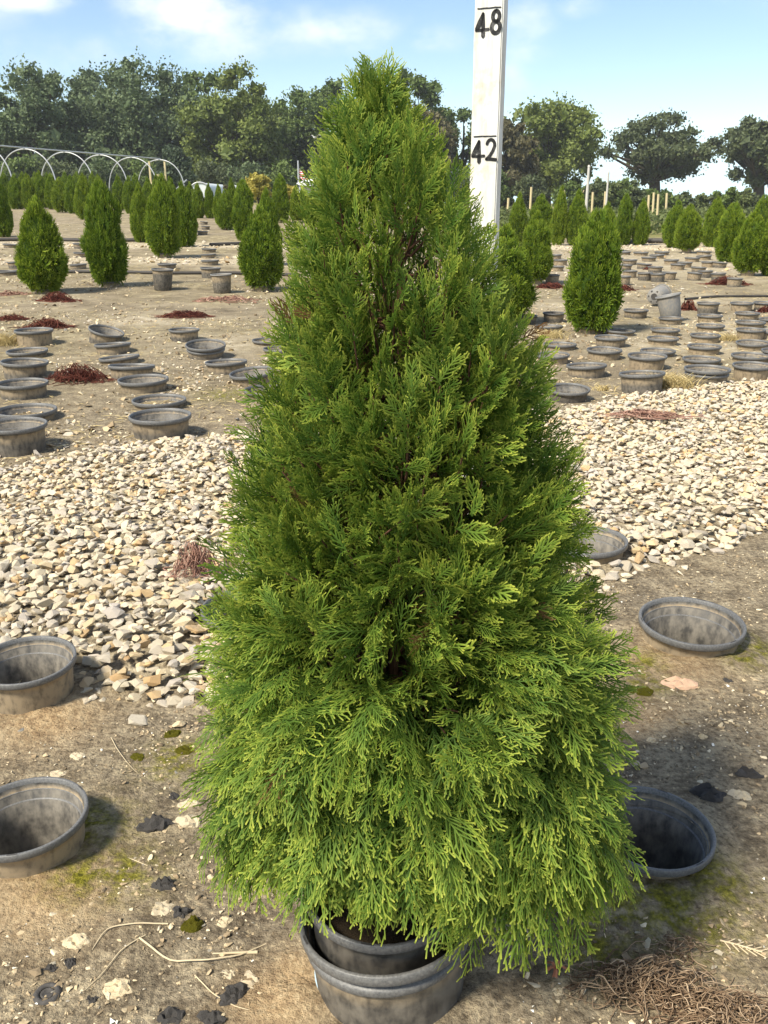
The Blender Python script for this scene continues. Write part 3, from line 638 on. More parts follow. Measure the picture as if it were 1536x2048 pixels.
def build_tree():
    rng = np.random.default_rng(21)
    root = empty('arborvitae', (TX, TY, .13)); tag(root, 'tall bright green pyramidal arborvitae in a double pot before the measuring stick', 'arborvitae')
    off = np.array([TX, TY, .13]); Hmax = PH[-1]; H0 = PH[0]
    def rot_about(v, k, a): return v*math.cos(a) + np.cross(k, v)*math.sin(a) + k*np.dot(k, v)*(1-math.cos(a))
    Rm = []; T = []; idx = []; rnd = []; outw = []; twig = Buf(); brs = []
    NB = 790; hs = np.linspace(H0, Hmax-.01, 400); w = np.interp(hs, PH, PR)+.08; cdf = np.cumsum(w)/w.sum()
    for b in range(NB):
        h = float(np.interp((b+.5)/NB, cdf, hs)); az = b*2.39996 + rng.normal(0, .25); brs.append((h, az, 1.0, 0))
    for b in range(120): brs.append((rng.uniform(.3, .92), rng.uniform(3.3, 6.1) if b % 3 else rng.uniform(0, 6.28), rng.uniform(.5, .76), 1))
    for b in range(34): brs.append((rng.uniform(H0+.02, H0+.08), b*2.39996, rng.uniform(.55, .95), 2))
    for b in range(8): brs.append((Hmax-.015-.013*b, b*2.4, .35, 3))
    for (h, az, rf, kind) in brs:
        da = (az-4.25+math.pi) % (2*math.pi)-math.pi
        if h < H0+.12: h += .060*math.exp(-(da/.75)**2)*(1-(h-H0)/.12)
        s = (h-H0)/(Hmax-H0); out = np.array([math.cos(az), math.sin(az), 0]); tan = np.array([-math.sin(az), math.cos(az), 0])
        r = float(np.interp(h, PH, PR)); cx = float(np.interp(h, PH, PC))
        am = az % (2*math.pi); lump = 1 + .15*(float(fbm(am*1.9+50, h*7, 2, 7))-.5) + .14*(float(vnoise(am*4.6+50, h*11, 12))-.5)
        if kind == 0 and s < .72 and vnoise(am*2.6+30, h*15, 44) < .20: continue
        r *= lump*rf*float(np.interp(s, [0, .2, .42, .62, .85, .95, 1], [.85, .86, .89, .98, .99, .92, .85]))*(rng.uniform(.84, .985) if kind == 0 else 1.0)
        tip = np.array([TX+cx, TY, h]) + out*np.array([1, 1 if out[1] > 0 else float(np.interp(s, [0, .1, .5, 1], [.62, .70, .88, 1])), 1])*max(r, .004)
        el = math.radians(float(np.interp(s, [0, .12, .3, .5, .75, 1], [-34, -18, 16, 46, 66, 84])) + rng.normal(0, 9)); 
        if kind == 3: el = math.radians(80)
        if kind == 2: el = math.radians(-38+rng.normal(0, 10))
        a2 = rng.normal(0, .22); ho = out*math.cos(a2)+tan*math.sin(a2)
        d = ho*math.cos(el) + np.array([0, 0, math.sin(el)])
        L = float(np.interp(s, [0, .35, .7, 1], [.110, .100, .090, .05]))*rng.uniform(.8, 1.2)
        if kind == 3: L *= .7
        base = tip - d*L*.92
        k = float(np.interp(s, [0, .2, .45, .65, 1], [1, .95, .75, .55, .40])); sg = 1 if rng.random() < .5 else -1
        Nb = tan*sg*(1-k) + (out*.85+np.array([0, 0, .62]))*k + rng.normal(0, .30, 3); Nb = norm(Nb - d*np.dot(Nb, d))
        nf = 6 if s < .35 else 8; br = rng.random()*.55+.2
        lf0 = float(np.interp(s, [0, .3, .6, 1], [.086, .064, .042, .030]))
        for q in range(nf+1):
            f = (q+.3)/nf; sd = 1 if q % 2 else -1
            ang = 0 if q == nf else sd*math.radians(44-10*f+rng.normal(0, 8))
            dd = rot_about(d, Nb, ang); n2 = rot_about(Nb, dd, rng.normal(0, .38))
            o = base + d*L*min(f, 1)*.78 + Nb*rng.normal(0, .005)
            ln = lf0*rng.uniform(.75, 1.18)*(1.08-.25*f)
            low = rng.random() < (1.0 if s < .3 else 0.0 if s > .6 else (0.6-s)/.3)
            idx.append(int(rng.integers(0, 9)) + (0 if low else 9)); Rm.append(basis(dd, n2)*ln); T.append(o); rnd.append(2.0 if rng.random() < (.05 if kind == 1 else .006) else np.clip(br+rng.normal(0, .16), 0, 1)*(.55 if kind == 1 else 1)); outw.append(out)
        # woody twig back to the trunk
        t0 = np.array([TX+cx*.3, TY, max(.17, h-L*.5-r*.75)]); mid = (t0+base)/2 + np.array([0, 0, -.015]); e = base + d*L*.55
        pts = np.array([t0, mid, base, e]); tube(twig, pts-off, np.array([.0022, .0018, .0014, .0009])*(.8+.5*(1-s)), 4)
    idx = np.array(idx); Rm = np.array(Rm); T = np.array(T); rnd = np.array(rnd); outw = np.array(outw)
    camv = np.array([0, 0, CAMH]); dist = np.linalg.norm(T-camv, axis=1); size = np.linalg.norm(Rm[:,:,1], axis=1)
    facing = (outw*norm(camv-T)).sum(1); rr = np.hypot(T[:,0]-TX, T[:,1]-TY)/np.interp(T[:,2], PH, PR)
    score = np.where((facing > .35), size/dist*np.clip(rr, .3, 1.1), 0); top = np.argsort(-score)[:300]; mask = np.zeros(len(T), bool); mask[top] = True
    meshes = []
    for V, F, A in TM:
        me = make_mesh('frond', V, list(F.values()), True, {'t': A['t'], 'rnd': np.full(len(V), .45)}); me.materials.append(MAT['frond']); meshes.append(me)
    for q in top:
        o = link('frond', meshes[idx[q]], parent=root); mw = Matrix(Rm[q].tolist()).to_4x4(); mw.translation = T[q]-off; o.matrix_local = mw
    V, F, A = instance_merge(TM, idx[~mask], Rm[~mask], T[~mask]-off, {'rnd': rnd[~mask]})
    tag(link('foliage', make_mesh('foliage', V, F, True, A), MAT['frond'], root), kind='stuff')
    tk = Buf(); hs = np.linspace(0, Hmax-.03-.13, 14); P = np.stack([np.interp(hs+.13, PH, PC)*np.clip(hs/.5, 0, 1)+.004*np.sin(hs*17), .004*np.cos(hs*13), hs], 1); tube(tk, P, np.linspace(.014, .002, 14), 8)
    for k in range(3):
        a = k*2.1+.7; hh = np.linspace(.02, .62-.1*k, 9); P = np.stack([np.cos(a)*(.012+.03*np.sin(hh*3)), np.sin(a)*(.012+.03*np.sin(hh*3)), hh], 1); tube(tk, P, np.linspace(.008, .002, 9), 6)
    link('trunk', tk.mesh('trunk', True), MAT['bark_red'], root); link('twigs', twig.mesh('twigs', True), MAT['bark_red'], root)
    print('fronds', len(T), 'tris foliage', sum(len(f)*2 for f in F))
build_tree()

# ------------------------------------------------------------------ measuring stick
def build_stick():
    base = at_dist(983, 8, 1.314); x0 = base[0]-.0; a = math.radians(24)
    root = empty('measuring_stick', (x0, 1.314, float(gz(x0, 1.314))-.003), (0, 0, -a)); tag(root, 'white painted wooden measuring stick marked 42 and 48 behind the arborvitae', 'measuring stick')
    w, t, H = .0385, .021, 1.36
    bm = bmesh.new(); bmesh.ops.create_cube(bm, size=1)
    bmesh.ops.scale(bm, vec=(w, t, H), verts=bm.verts); bmesh.ops.translate(bm, vec=(0, 0, H/2), verts=bm.verts)
    bmesh.ops.bisect_plane
    for k in range(1, 46):
        bmesh.ops.bisect_plane(bm, geom=bm.verts[:]+bm.edges[:]+bm.faces[:], plane_co=(0, 0, H*k/46), plane_no=(0, 0, 1))
    bmesh.ops.bevel(bm, geom=[e for e in bm.edges if abs(e.verts[0].co.z-e.verts[1].co.z) > .001], offset=.0016, segments=2, affect='EDGES')
    rg = random.Random(3)
    for v in bm.verts:
        if abs(v.co.x) > w/2-.004: v.co.x += (fbm(v.co.z*60, v.co.x*40+v.co.y*30, 2, 5)-.5)*.0014
    me = bpy.data.meshes.new('board'); bm.to_mesh(me); bm.free()
    link('board', me, MAT['stick'], root)
    yf = -t/2-.0006
    def stroke(bf, pts, wd, sc, ox, oz):
        P = np.array(pts, float)*sc; sc = .0235; P = np.stack([P[:,0]+ox, np.full(len(P), yf), P[:,1]+oz], 1); T = norm(np.gradient(P, axis=0)); sdv = np.cross(T, [0, 1, 0]); wd = np.broadcast_to(np.asarray(wd, float), (len(P),))*sc*1.22
        V = np.stack([P-sdv*wd[:,None]/2, P+sdv*wd[:,None]/2], 1).reshape(-1, 3); i = np.arange(len(P)-1)*2; bf.add(V, np.stack([i, i+2, i+3, i+1], 1))
        for e in (P[0], P[-1]):
            an = np.linspace(0, 2*math.pi, 11)[:-1]; r = wd[0]/2; VV = np.stack([e[0]+r*np.cos(an), np.full(10, yf-.00012), e[2]+r*np.sin(an)], 1); bf.add(np.concatenate([VV, [[e[0], yf-.00012, e[2]]]]), np.stack([np.arange(10), (np.arange(10)+1) % 10, np.full(10, 10)], 1))
    def arc(cx, cy, rx, ry, a0, a1, n=14): an = np.radians(np.linspace(a0, a1, n)); return list(zip(cx+rx*np.cos(an), cy+ry*np.sin(an)))
    D4 = [([(.50, 1.0), (.30, .64), (.04, .30)], [.13, .24, .20]), ([(.02, .30), (.5, .285), (.92, .31)], .13), ([(.50, 1.0), (.53, .5), (.55, 0)], [.14, .17, .19])]
    D8 = [(arc(.44, .74, .24, .23, 90, 450, 20), .17), (arc(.44, .27, .30, .25, 90, 450, 20), .18)]
    D2 = [(arc(.40, .72, .30, .26, 165, -15, 14)+[(.58, .45), (.36, .22), (.12, .06)], .15), ([(.10, .06), (.45, .05), (.82, .02)], .15)]
    for inch, digs in ((42, (D4, D2)), (48, (D4, D8))):
        z = inch*.0254
        b = Buf(); nn = 9; xs = np.linspace(-w/2+.004, w/2-.0025, nn); jz = (np.array([fbm(x*900, inch, 2, 3) for x in xs])-.5)*.0008
        V = np.concatenate([np.stack([xs, np.full(nn, yf), z+jz+.0008], 1), np.stack([xs, np.full(nn, yf), z+jz-.0008], 1)]); i = np.arange(nn-1); b.add(V, np.stack([i, i+nn, i+nn+1, i+1], 1))
        link('inch_line', b.mesh('inch_line'), MAT['ink'], root)
        for dg, ox, dz in ((digs[0], -.0163, -.001), (digs[1], .0022, .0015)):
            b = Buf()
            for n_, (pts, wd) in enumerate(dg): stroke(b, pts, wd, np.array([.0180, .0262]) if dg is not D8 else np.array([.0185, .0268]), ox, z-.0315+dz)
            link('numeral', b.mesh('numeral'), MAT['ink'], root)
build_stick()

# ------------------------------------------------------------------ nursery arborvitaes behind
def crown_template(seed, nfr=1900):
    """unit height, half width .5 at its widest"""
    rng = np.random.default_rng(seed); tm = []
    for k in range(5):
        b = Buf(); r2 = np.random.default_rng(seed*7+k); Z = np.array([0, 0, 1.0])
        for a in np.linspace(-52, 52, 6):
            a = math.radians(a+r2.normal(0, 6)); l = r2.uniform(.65, 1.0)*(1-.25*abs(a)); d = np.array([math.sin(a), math.cos(a), r2.normal(0, .15)]); P = np.array([d*l*.05, d*l*.55+np.array([0, 0, .03]), d*l]); strip(b, P, .085, .075, Z, .1, 1.0, False)
        V, F, A = b.arrays(); V = V.copy(); V[:,2] -= .25*V[:,1]**2; tm.append((V, F, A))
    pf_s = [0, .06, .18, .35, .55, .72, .86, .95, 1.0]; pf_r = (np.array([.48, .74, .95, 1.0, .86, .64, .38, .18, .05]) if seed % 2 else np.array([.55, .80, .96, 1.0, .93, .78, .55, .30, .06]))*.5
    pf_r = pf_r*(1+rng.normal(0, .05, 9)); nl = 46; la = rng.uniform(0, 6.28, nl); ls = rng.uniform(.05, .92, nl); lr = rng.uniform(-.24, .20, nl)
    tops = [(0, 0, 0)] + [(rng.uniform(0, 6.28), rng.uniform(.05, .12), rng.uniform(.08, .22)) for _ in range(2)]
    T = []; R = []; rnd = []
    for q in range(nfr):
        s = float(np.interp(rng.random(), np.linspace(0, 1, 5), [0, .22, .44, .68, 1.0])); az = q*2.39996; r = float(np.interp(s, pf_s, pf_r))
        da = np.abs((az-la+math.pi) % (2*math.pi)-math.pi); lump = 1 + float((lr*np.exp(-(da/.34)**2-((s-ls)/.085)**2)).sum())
        out = np.array([math.cos(az), math.sin(az), 0]); tan = np.array([-math.sin(az), math.cos(az), 0])
        rad = r*lump*rng.uniform(.80, 1.0); p = out*rad*.93 + np.array([0, 0, s*.955])
        if s > .80:
            ta, tr, td = tops[q % 3]; p = p + np.array([math.cos(ta), math.sin(ta), 0])*tr*(s-.8)/.2*1.0 - np.array([0, 0, td])*(s-.8)/.2*.6
        el = math.radians(float(np.interp(s, [0, .2, .6, 1], [-12, 18, 48, 80]))+rng.normal(0, 14)); a2 = rng.normal(0, .35); d = (out*math.cos(a2)+tan*math.sin(a2))*math.cos(el)+np.array([0, 0, math.sin(el)])
        n = tan*rng.choice([-1, 1])*.6 + out*.6 + rng.normal(0, .45, 3); l = rng.uniform(.07, .17)*(1-.35*s)
        T.append(p - d*l*.6); R.append(basis(d, n)*l); rnd.append(np.clip(.38+rng.normal(0, .20), 0, 1))
    V, F, A = instance_merge(tm, rng.integers(0, 5, nfr), np.array(R), np.array(T), {'rnd': np.array(rnd)})
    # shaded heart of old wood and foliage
    me = make_mesh('crown', V, F, True, A); me.materials.append(MAT['frond_far']); return me
CROWNS = [crown_template(s) for s in (3, 8, 15, 29, 33)]
CORE = None
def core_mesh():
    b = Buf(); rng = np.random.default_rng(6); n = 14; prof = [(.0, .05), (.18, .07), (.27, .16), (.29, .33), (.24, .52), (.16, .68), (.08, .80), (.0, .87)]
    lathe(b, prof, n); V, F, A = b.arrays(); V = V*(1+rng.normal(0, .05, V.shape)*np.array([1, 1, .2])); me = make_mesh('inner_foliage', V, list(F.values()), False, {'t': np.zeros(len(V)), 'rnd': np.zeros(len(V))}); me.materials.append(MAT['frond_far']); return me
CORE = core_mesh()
tb = Buf(); tube(tb, [(0, 0, -.22), (0, 0, .1), (.01, 0, .6)], [.022, .02, .008], 6); TRUNK = tb.mesh('trunk', True); TRUNK.materials.append(MAT['bark_red'])
rngt = np.random.default_rng(77)
def arbor(cx, top, base, w, label, group=None, potfoot=None, variant=None, D=None):
    """foliage top and base y in the photograph; the pot or the ground below carries it"""
    foot = potfoot or base+3
    f = at(cx, foot); D = f[1] + (.09 if potfoot else 0)
    tp = at_dist(cx, top, D); bs = at_dist(cx, base, D); z = D/ray(cx, (top+base)/2)[1]; wd = w*z/FPX; H = tp[2]-bs[2]
    o = empty('arborvitae', (bs[0], D, bs[2]), (rngt.normal(0, .02), rngt.normal(0, .02), rngt.uniform(0, 6.28))); tag(o, label, 'arborvitae', group)
    v = CROWNS[int(rngt.integers(len(CROWNS)))] if variant is None else CROWNS[variant]
    for nm, me in (('crown', v), ('inner_foliage', CORE), ('trunk', TRUNK)):
        c = link(nm, me, parent=o); c.scale = (wd*1.03, wd*1.03, H) if nm != 'trunk' else (1, 1, 1)
    if potfoot:
        R = .105; g = float(terrain(bs[0], D)); make_pot('socket_pot', (bs[0], D, max(bs[2]-.0, g+.05)), R, (0, 0, rngt.uniform(0, 6)), 'muddy socket pot carrying the '+label.split(' growing')[0].split(' standing')[0], group='socket pots under the nursery arborvitaes', wall='pot_tan', detail=False)
    return H, wd
BIG = [(90,383,577,112,592,'wide arborvitae with a notched forked top standing over a dark red root pile',0), (220,348,562,92,577,'blunt column-shaped arborvitae standing near an upright black pot',1), (328,338,506,78,518,'narrow arborvitae standing behind the upright black loose pot',2),
 (524,402,570,98,583,'oval arborvitae standing near the tan mud-coated pot',3), (1070,415,556,78,567,'oval arborvitae standing behind the measuring stick with a red root pile below',4), (1182,404,652,128,668,'largest nursery arborvitae standing among the muddy pots before the staked field',1), (1374,403,496,62,508,'short broad arborvitae standing in a pot at the back of the crowded pot rows',2), (1496,410,540,76,552,'broad conical arborvitae standing by a long red root pile',3), (1000,440,632,140,650,'arborvitae standing half hidden behind the big arborvitae and the stick',4)]
for (cx, t, bse, w, pf, lab, v) in BIG: arbor(cx, t, bse, w, lab, None, pf, v)
GLA = 'arborvitaes in the rows before the hoop frame'; LLA = 'small arborvitae in the dense rows before the bare hoop frame'
OWN = {370: 'slim arborvitae close behind the one by the upright black pot', 540: 'arborvitae right behind the oval one near the tan pot', 490: 'tall arborvitae between the golden shrub and the oval arborvitae', 453: 'broad arborvitae at the end of the column of small pots', 562: 'slender tall arborvitae between the golden shrub and the white pavilion', 398: 'arborvitae standing before the milky plastic tunnel', 282: 'arborvitae squeezed between the blunt column-shaped one and the narrow one', 172: 'dark arborvitae between the fork-topped and the blunt column-shaped ones', 8: 'arborvitae beside the fork-topped one, at the row end'}
for (cx, t, bse, w) in [(370,356,490,58),(8,345,470,46),(282,360,480,46),(172,342,436,46),(125,350,422,42),(35,345,416,38),(60,343,416,38),(85,338,413,38),(108,343,416,36),(148,346,424,36),(398,362,434,30),(420,362,434,26),(440,364,446,28),(453,374,456,44),(490,352,477,52),(540,368,525,60),(562,342,442,40),(592,368,438,30),(608,372,438,30),(466,350,438,26),(15,340,408,34),(48,340,407,32),(75,341,407,32),(100,342,408,32),(200,345,415,34),(240,346,418,34),(262,348,425,34),(300,350,430,32),(190,340,408,30),(345,348,432,32),(318,343,418,30),(275,343,412,30),(135,340,407,32),(160,340,407,30),(382,360,425,28),(480,362,430,26),(628,375,440,30),(650,370,445,32),(352,352,470,40)]:
    arbor(cx, t, bse, w, OWN.get(cx, LLA), None if cx in OWN else GLA)
GRA = 'arborvitaes in the rows before the staked field'; LRA = 'small arborvitae in the rows before the staked shrub field'
OWN = {1082: 'arborvitae peeking out right behind the oval one behind the stick', 1033: 'slim dark arborvitae nearest the red marker post', 1115: 'tall narrow spire-like arborvitae between the marker post and the utility poles', 1150: 'pointed dark arborvitae beside the spire-like one', 1457: 'arborvitae overlapping the broad conical one by the long red root pile', 1347: 'arborvitae right behind the short broad potted one'}
OWN[1548] = 'arborvitae next past the broad conical one and the long red root pile'
for (cx, t, bse, w) in [(1082,383,481,60),(1033,379,482,38),(1115,364,487,36),(1150,372,487,48),(1245,381,487,38),(1279,391,487,38),(1347,395,492,52),(1425,389,490,54),(1457,398,521,66),(1548,392,548,74),(1522,384,470,44),(1212,398,500,44),(960,390,500,50)]:
    arbor(cx, t, bse, w, OWN.get(cx, LRA), None if cx in OWN else GRA)

# ------------------------------------------------------------------ the trees beyond
def leaf_cloud(rng, centers, radii, per, size, flat=.75, wind=0.0):
    n = len(centers)*per; c = np.repeat(centers, per, 0); r = np.repeat(radii, per)
    p = np.clip(rng.normal(0, .42, (n, 3)), -1.15, 1.15)*np.array([1, 1, flat]); pos = c + p*r[:,None]
    R = rand_rot(rng, n); s = size*rng.uniform(.6, 1.3, n)
    q = np.array([(-.5, -.1, 0), (.05, -.36, .10), (.5, .12, 0), (-.05, .36, .10)])
    V = (np.einsum('nij,vj->nvi', R, q)*s[:,None,None] + pos[:,None,:]).reshape(-1, 3); i = np.arange(n)[:,None]*4
    F = i+np.array([[0, 1, 2, 3]])
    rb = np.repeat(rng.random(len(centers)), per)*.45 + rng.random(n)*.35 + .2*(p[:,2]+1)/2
    return V, F, np.repeat(rb, 4)
def limb_tree(name, H, width, seed, mat, label, loc, group=None, trunk=.25, per=150, nclump=85, leaf=.42, crown0=.18, shape='round', spread=1.0, gaps=.0, trunk_r=None):
    rng = np.random.default_rng(seed); root = empty(name, loc); tag(root, label, 'tree', group)
    C = []; tries = 0
    while len(C) < nclump and tries < 6000:
        tries += 1; u = norm(rng.normal(size=3)); rr = rng.random()**(.33); p = u*rr
        zc = crown0 + (1-crown0)*(p[2]*.5+.5); 
        wmul = {'round': 1.0, 'wide': .75+.5*math.sin(math.pi*min(1, (zc-crown0)/(1-crown0)*.9)), 'wall': 1.05, 'cone': 1.25-zc}[shape]
        ang = math.atan2(p[1], p[0]); lob = .78+.44*float(vnoise(ang*1.4+20, zc*4+seed, seed))
        q = np.array([p[0]*width/2*wmul*lob, p[1]*width/2*wmul*lob, zc*H*(.93+.10*float(vnoise(p[0]*3+40, p[1]*3+40, seed+3)))])
        if gaps and vnoise(q[0]*.45+100, q[2]*.45+50, seed+9) < gaps: continue
        C.append(q)
    C = np.array(C); rad = rng.uniform(.11, .19, len(C))*width*.9*spread
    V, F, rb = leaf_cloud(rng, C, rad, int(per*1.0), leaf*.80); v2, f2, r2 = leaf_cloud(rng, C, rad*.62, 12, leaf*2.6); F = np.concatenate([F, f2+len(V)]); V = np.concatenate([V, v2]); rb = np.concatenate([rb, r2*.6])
    link('crown', make_mesh('crown', V, F, False, {'rnd': np.clip(rb, 0, 1)}), MAT[mat], root)
    b = Buf(); tr = trunk_r or H*.025; th = H*(crown0+.22); lean = rng.normal(0, .03, 2)*H
    tube(b, [(0, 0, -.3), (lean[0]*.3, lean[1]*.3, th*.5), (lean[0]*.7, lean[1]*.7, th), (lean[0], lean[1], H*.75)], [tr*1.35, tr, tr*.8, tr*.2], 8)
    for c in (C if 'oak' in name else C[rng.permutation(len(C))[:40]]):
        z0 = min(th*rng.uniform(.55, 1.05), c[2]*.8); s0 = np.array([lean[0]*.6, lean[1]*.6, z0]); mid = (s0+c)/2 + np.array([0, 0, -.04*H*rng.random()])+rng.normal(0, .02*H, 3); t = np.linspace(0, 1, 6)[:,None]
        P = (1-t)**2*s0+2*t*(1-t)*mid+t*t*c; tube(b, P, np.linspace(tr*.42, tr*.07, 6), 5)
    link('trunk', b.mesh('trunk', True), MAT['bark'], root); return root
def far_tree(cx, top, w, D, mat, label, seed, **kw):
    p = at_dist(cx, top, D); g = float(terrain(p[0], D)); z = D/ray(cx, top)[1]
    return limb_tree(kw.pop('name', 'broadleaf_tree'), p[2]-g, w*z/FPX, seed, mat, label, (p[0], D, g), **kw)
GT = 'tall trees of the wood behind the nursery'
far_tree(60, 128, 200, 100, 'leaf_grey', 'grey-green wind-blown tree at the open end of the wood behind the hoop frame', 1, shape='wall', crown0=.06, per=190, nclump=100, gaps=.22, group=GT)
far_tree(262, 124, 260, 104, 'leaf_grey', 'broadest dark grey-green tree towering behind the middle of the hoop frame', 2, shape='wall', crown0=.04, per=230, nclump=130, group=GT)
far_tree(160, 140, 190, 112, 'leaf_grey', 'dark grey-green tree filling the wood between the two behind the hoop frame', 12, shape='wall', crown0=.04, per=170, nclump=100, group=GT)
far_tree(458, 146, 190, 98, 'leaf_yellow', 'yellow-green rounded tree of the wood behind the golden shrub', 3, shape='wall', crown0=.05, per=200, nclump=110, group=GT)
far_tree(385, 150, 170, 112, 'leaf_green', 'green tree behind the gap between the yellow-green and the broadest tree', 13, shape='wall', crown0=.04, per=160, nclump=90, group=GT)
far_tree(625, 160, 200, 106, 'leaf_green', 'green round-topped tree behind the flagpole and white pavilion', 4, shape='wall', crown0=.05, per=200, nclump=110, group=GT)
far_tree(545, 195, 150, 114, 'leaf_green', 'lower green tree behind the golden shrub and the flagpole', 14, shape='wall', crown0=.04, per=160, nclump=80, group=GT)
far_tree(832, 136, 150, 104, 'leaf_green', 'tallest green tree rising behind the tip of the big arborvitae', 5, shape='wall', crown0=.10, per=190, nclump=95, gaps=.18, group=GT)
far_tree(842, 212, 150, 92, 'leaf_olive', 'lower olive-brown tree before the tallest tree beside the arborvitae tip', 6, shape='wall', crown0=.05, per=180, nclump=85, group=GT)
far_tree(740, 205, 150, 100, 'leaf_green', 'green tree hidden behind the tip of the big arborvitae', 16, shape='wall', crown0=.05, per=150, nclump=80, group=GT)
far_tree(925, 195, 110, 108, 'leaf_green', 'slender green tree with sky gaps next to the measuring stick', 7, shape='wall', crown0=.10, per=150, nclump=70, gaps=.25, group=GT)
far_tree(1020, 232, 105, 94, 'leaf_olive', 'brownish olive tree just past the measuring stick', 8, shape='wall', crown0=.05, per=180, nclump=75, group=GT)
far_tree(1108, 197, 205, 102, 'leaf_yellow', 'large green spreading tree with visible trunk between the stick and the lone oak', 9, shape='round', crown0=.14, per=150, nclump=115, gaps=.20, group=GT)
far_tree(1326, 232, 205, 112, 'leaf_oak', 'lone spreading oak with open crown and thick dark trunk in the field edge', 10, name='oak_tree', shape='wide', crown0=.32, per=120, nclump=100, gaps=.27, spread=.82, leaf=.40, trunk_r=.62)
far_tree(1538, 238, 165, 104, 'leaf_oak', 'second open-crowned oak beyond the end of the staked field', 11, name='oak_tree', shape='wide', crown0=.28, per=120, nclump=95, gaps=.27, spread=.82, leaf=.40, trunk_r=.55)
far_tree(345, 284, 100, 84, 'leaf_pine', 'low rounded dark pine before the wood behind the hoop frame end', 20, name='pine_tree', shape='cone', crown0=.03, per=220, nclump=70, leaf=.34)
# understorey shrubs along the foot of the wood and hedge
def shrub(cx, top, w, D, mat, label, seed, group=None, per=140, ncl=26, leaf=.3, name='shrub', cat='shrub'):
    p = at_dist(cx, top, D); g = float(terrain(p[0], D)); z = D/ray(cx, top)[1]; H = max(p[2]-g, .6); wd = w*z/FPX; rng = np.random.default_rng(seed)
    root = empty(name, (p[0], D, g)); tag(root, label, cat, group)
    u = norm(rng.normal(size=(ncl, 3)))*(rng.random((ncl, 1))**.4); C = u*np.array([wd*.40, wd*.40, H*.40]); C[:,2] += H*.46
    V, F, rb = leaf_cloud(rng, C, rng.uniform(.12, .2, ncl)*wd, per, leaf); V[:,2] = np.maximum(V[:,2], .0)
    link('crown', make_mesh('crown', V, F, False, {'rnd': np.clip(rb, 0, 1)}), MAT[mat], root)
    b = Buf()
    for k in range(5):
        c = C[k]; tube(b, [(0, 0, -.1), c*np.array([.3, .3, .5]), c], [.05*H/3+.02, .03*H/3+.01, .01], 5)
    link('stem', b.mesh('stem', True), MAT['bark'], root)
GU = 'understorey shrubs at the foot of the wood'; LU = 'dark green bush in the undergrowth at the foot of the wood'
for k, (cx, t, w) in enumerate([(20,300,120),(110,310,120),(200,300,130),(290,310,110),(420,310,120),(500,320,110),(570,318,110),(640,310,110),(700,320,100),(780,330,110),(860,330,110),(930,320,100),(985,330,90),(1060,345,90)]):
    shrub(cx, t, w, 90, ['leaf_green', 'leaf_oak', 'leaf_grey'][k % 3], LU, 100+k, GU)
GH = 'bushes along the far field edge'; LH = 'low green bush along the far edge of the staked field'
for k, (cx, t, w) in enumerate([(1140,350,70),(1190,352,60),(1215,340,60),(1245,338,60),(1275,352,70),(1225,362,80),(1330,372,60),(1372,378,50),(1405,384,45),(1350,380,60),(1440,383,50),(1490,372,50),(1300,370,50),(1520,384,50),(1560,370,50)]):
    shrub(cx, t, w, 75, ['leaf_green', 'leaf_oak', 'leaf_field'][k % 3], LH, 140+k, GH, 110, 22, .26)
shrub(1455, 366, 50, 60, 'leaf_green', 'taller pointed bush rising above the far field edge bushes', 170, None, 110, 26, .2)
shrub(515, 336, 52, 46, 'leaf_gold', 'golden yellow shrub rising above the arborvitae rows', 171, None, 150, 34, .16)
shrub(578, 366, 34, 44, 'leaf_gold', 'smaller golden yellow shrub beside the white pavilion', 172, None, 120, 24, .14)
shrub(583, 344, 26, 60, 'leaf_pine', 'small dark conifer beside the flagpole', 173, None, 110, 20, .2)
shrub(460, 355, 30, 50, 'leaf_olive', 'greyish olive bush behind the arborvitae rows', 174, None, 110, 20, .16)
# staked field: shrub rows as one mass, stakes one by one
def field():
    rng = np.random.default_rng(9); V = []; F = []; A = []; base = 0
    for row in range(11):
        y0 = 28.5 + row*3.1 + row*row*.12; xs = np.arange(2.2, y0*.62+3, .55); xs = xs + rng.uniform(-.2, .2, len(xs))
        C = np.stack([xs, y0+rng.normal(0, .25, len(xs)), 0.12+.12*rng.random(len(xs))], 1); v, f, rb = leaf_cloud(rng, C, rng.uniform(.26, .40, len(xs)), 50, .16+.003*row, 1.0)
        v[:,2] = np.maximum(v[:,2], .01); V.append(v); F.append(f+base); A.append(rb); base += len(v)
    o = link('field_shrubs', make_mesh('field_shrubs', np.concatenate(V), np.concatenate(F), False, {'rnd': np.clip(np.concatenate(A), 0, 1)}), MAT['leaf_field']); tag(o, 'pale green mass of low shrubs growing in the staked field', 'shrubs', kind='stuff')
field()
for k, (cx, t, bs) in enumerate([(1063,374,425),(1128,380,432),(1162,380,420),(1167,378,415),(1186,384,430),(1211,383,430),(1215,380,425),(1262,385,425),(1288,388,412),(1308,385,440),(1317,388,450),(1334,386,432),(1341,388,426),(1352,390,412),(1382,388,415),(1396,389,424),(1412,392,422),(1427,392,415),(1438,391,412),(1457,394,418),(1464,391,412),(1478,390,416),(1500,393,420),(1508,396,418),(1017,396,430),(1526,394,420),(1298,390,436),(1365,391,418)]):
    f = at(cx-.06*(bs-t), bs); p = at_dist(cx, t, f[1]); b = Buf()
    n = 6; Pp = np.linspace(0, 1, n)[:,None]*np.array([[p[0]-f[0], 0, p[2]-f[2]]]); R = np.full(n, .030*f[1]/24); tube(b, Pp, R, 6, True)
    o = link('bamboo_stake', b.mesh('bamboo_stake', True), MAT['bamboo'], None, (f[0], f[1], f[2])); tag(o, 'pale bamboo stake standing in the shrub field', 'stake', 'bamboo stakes in the shrub field')
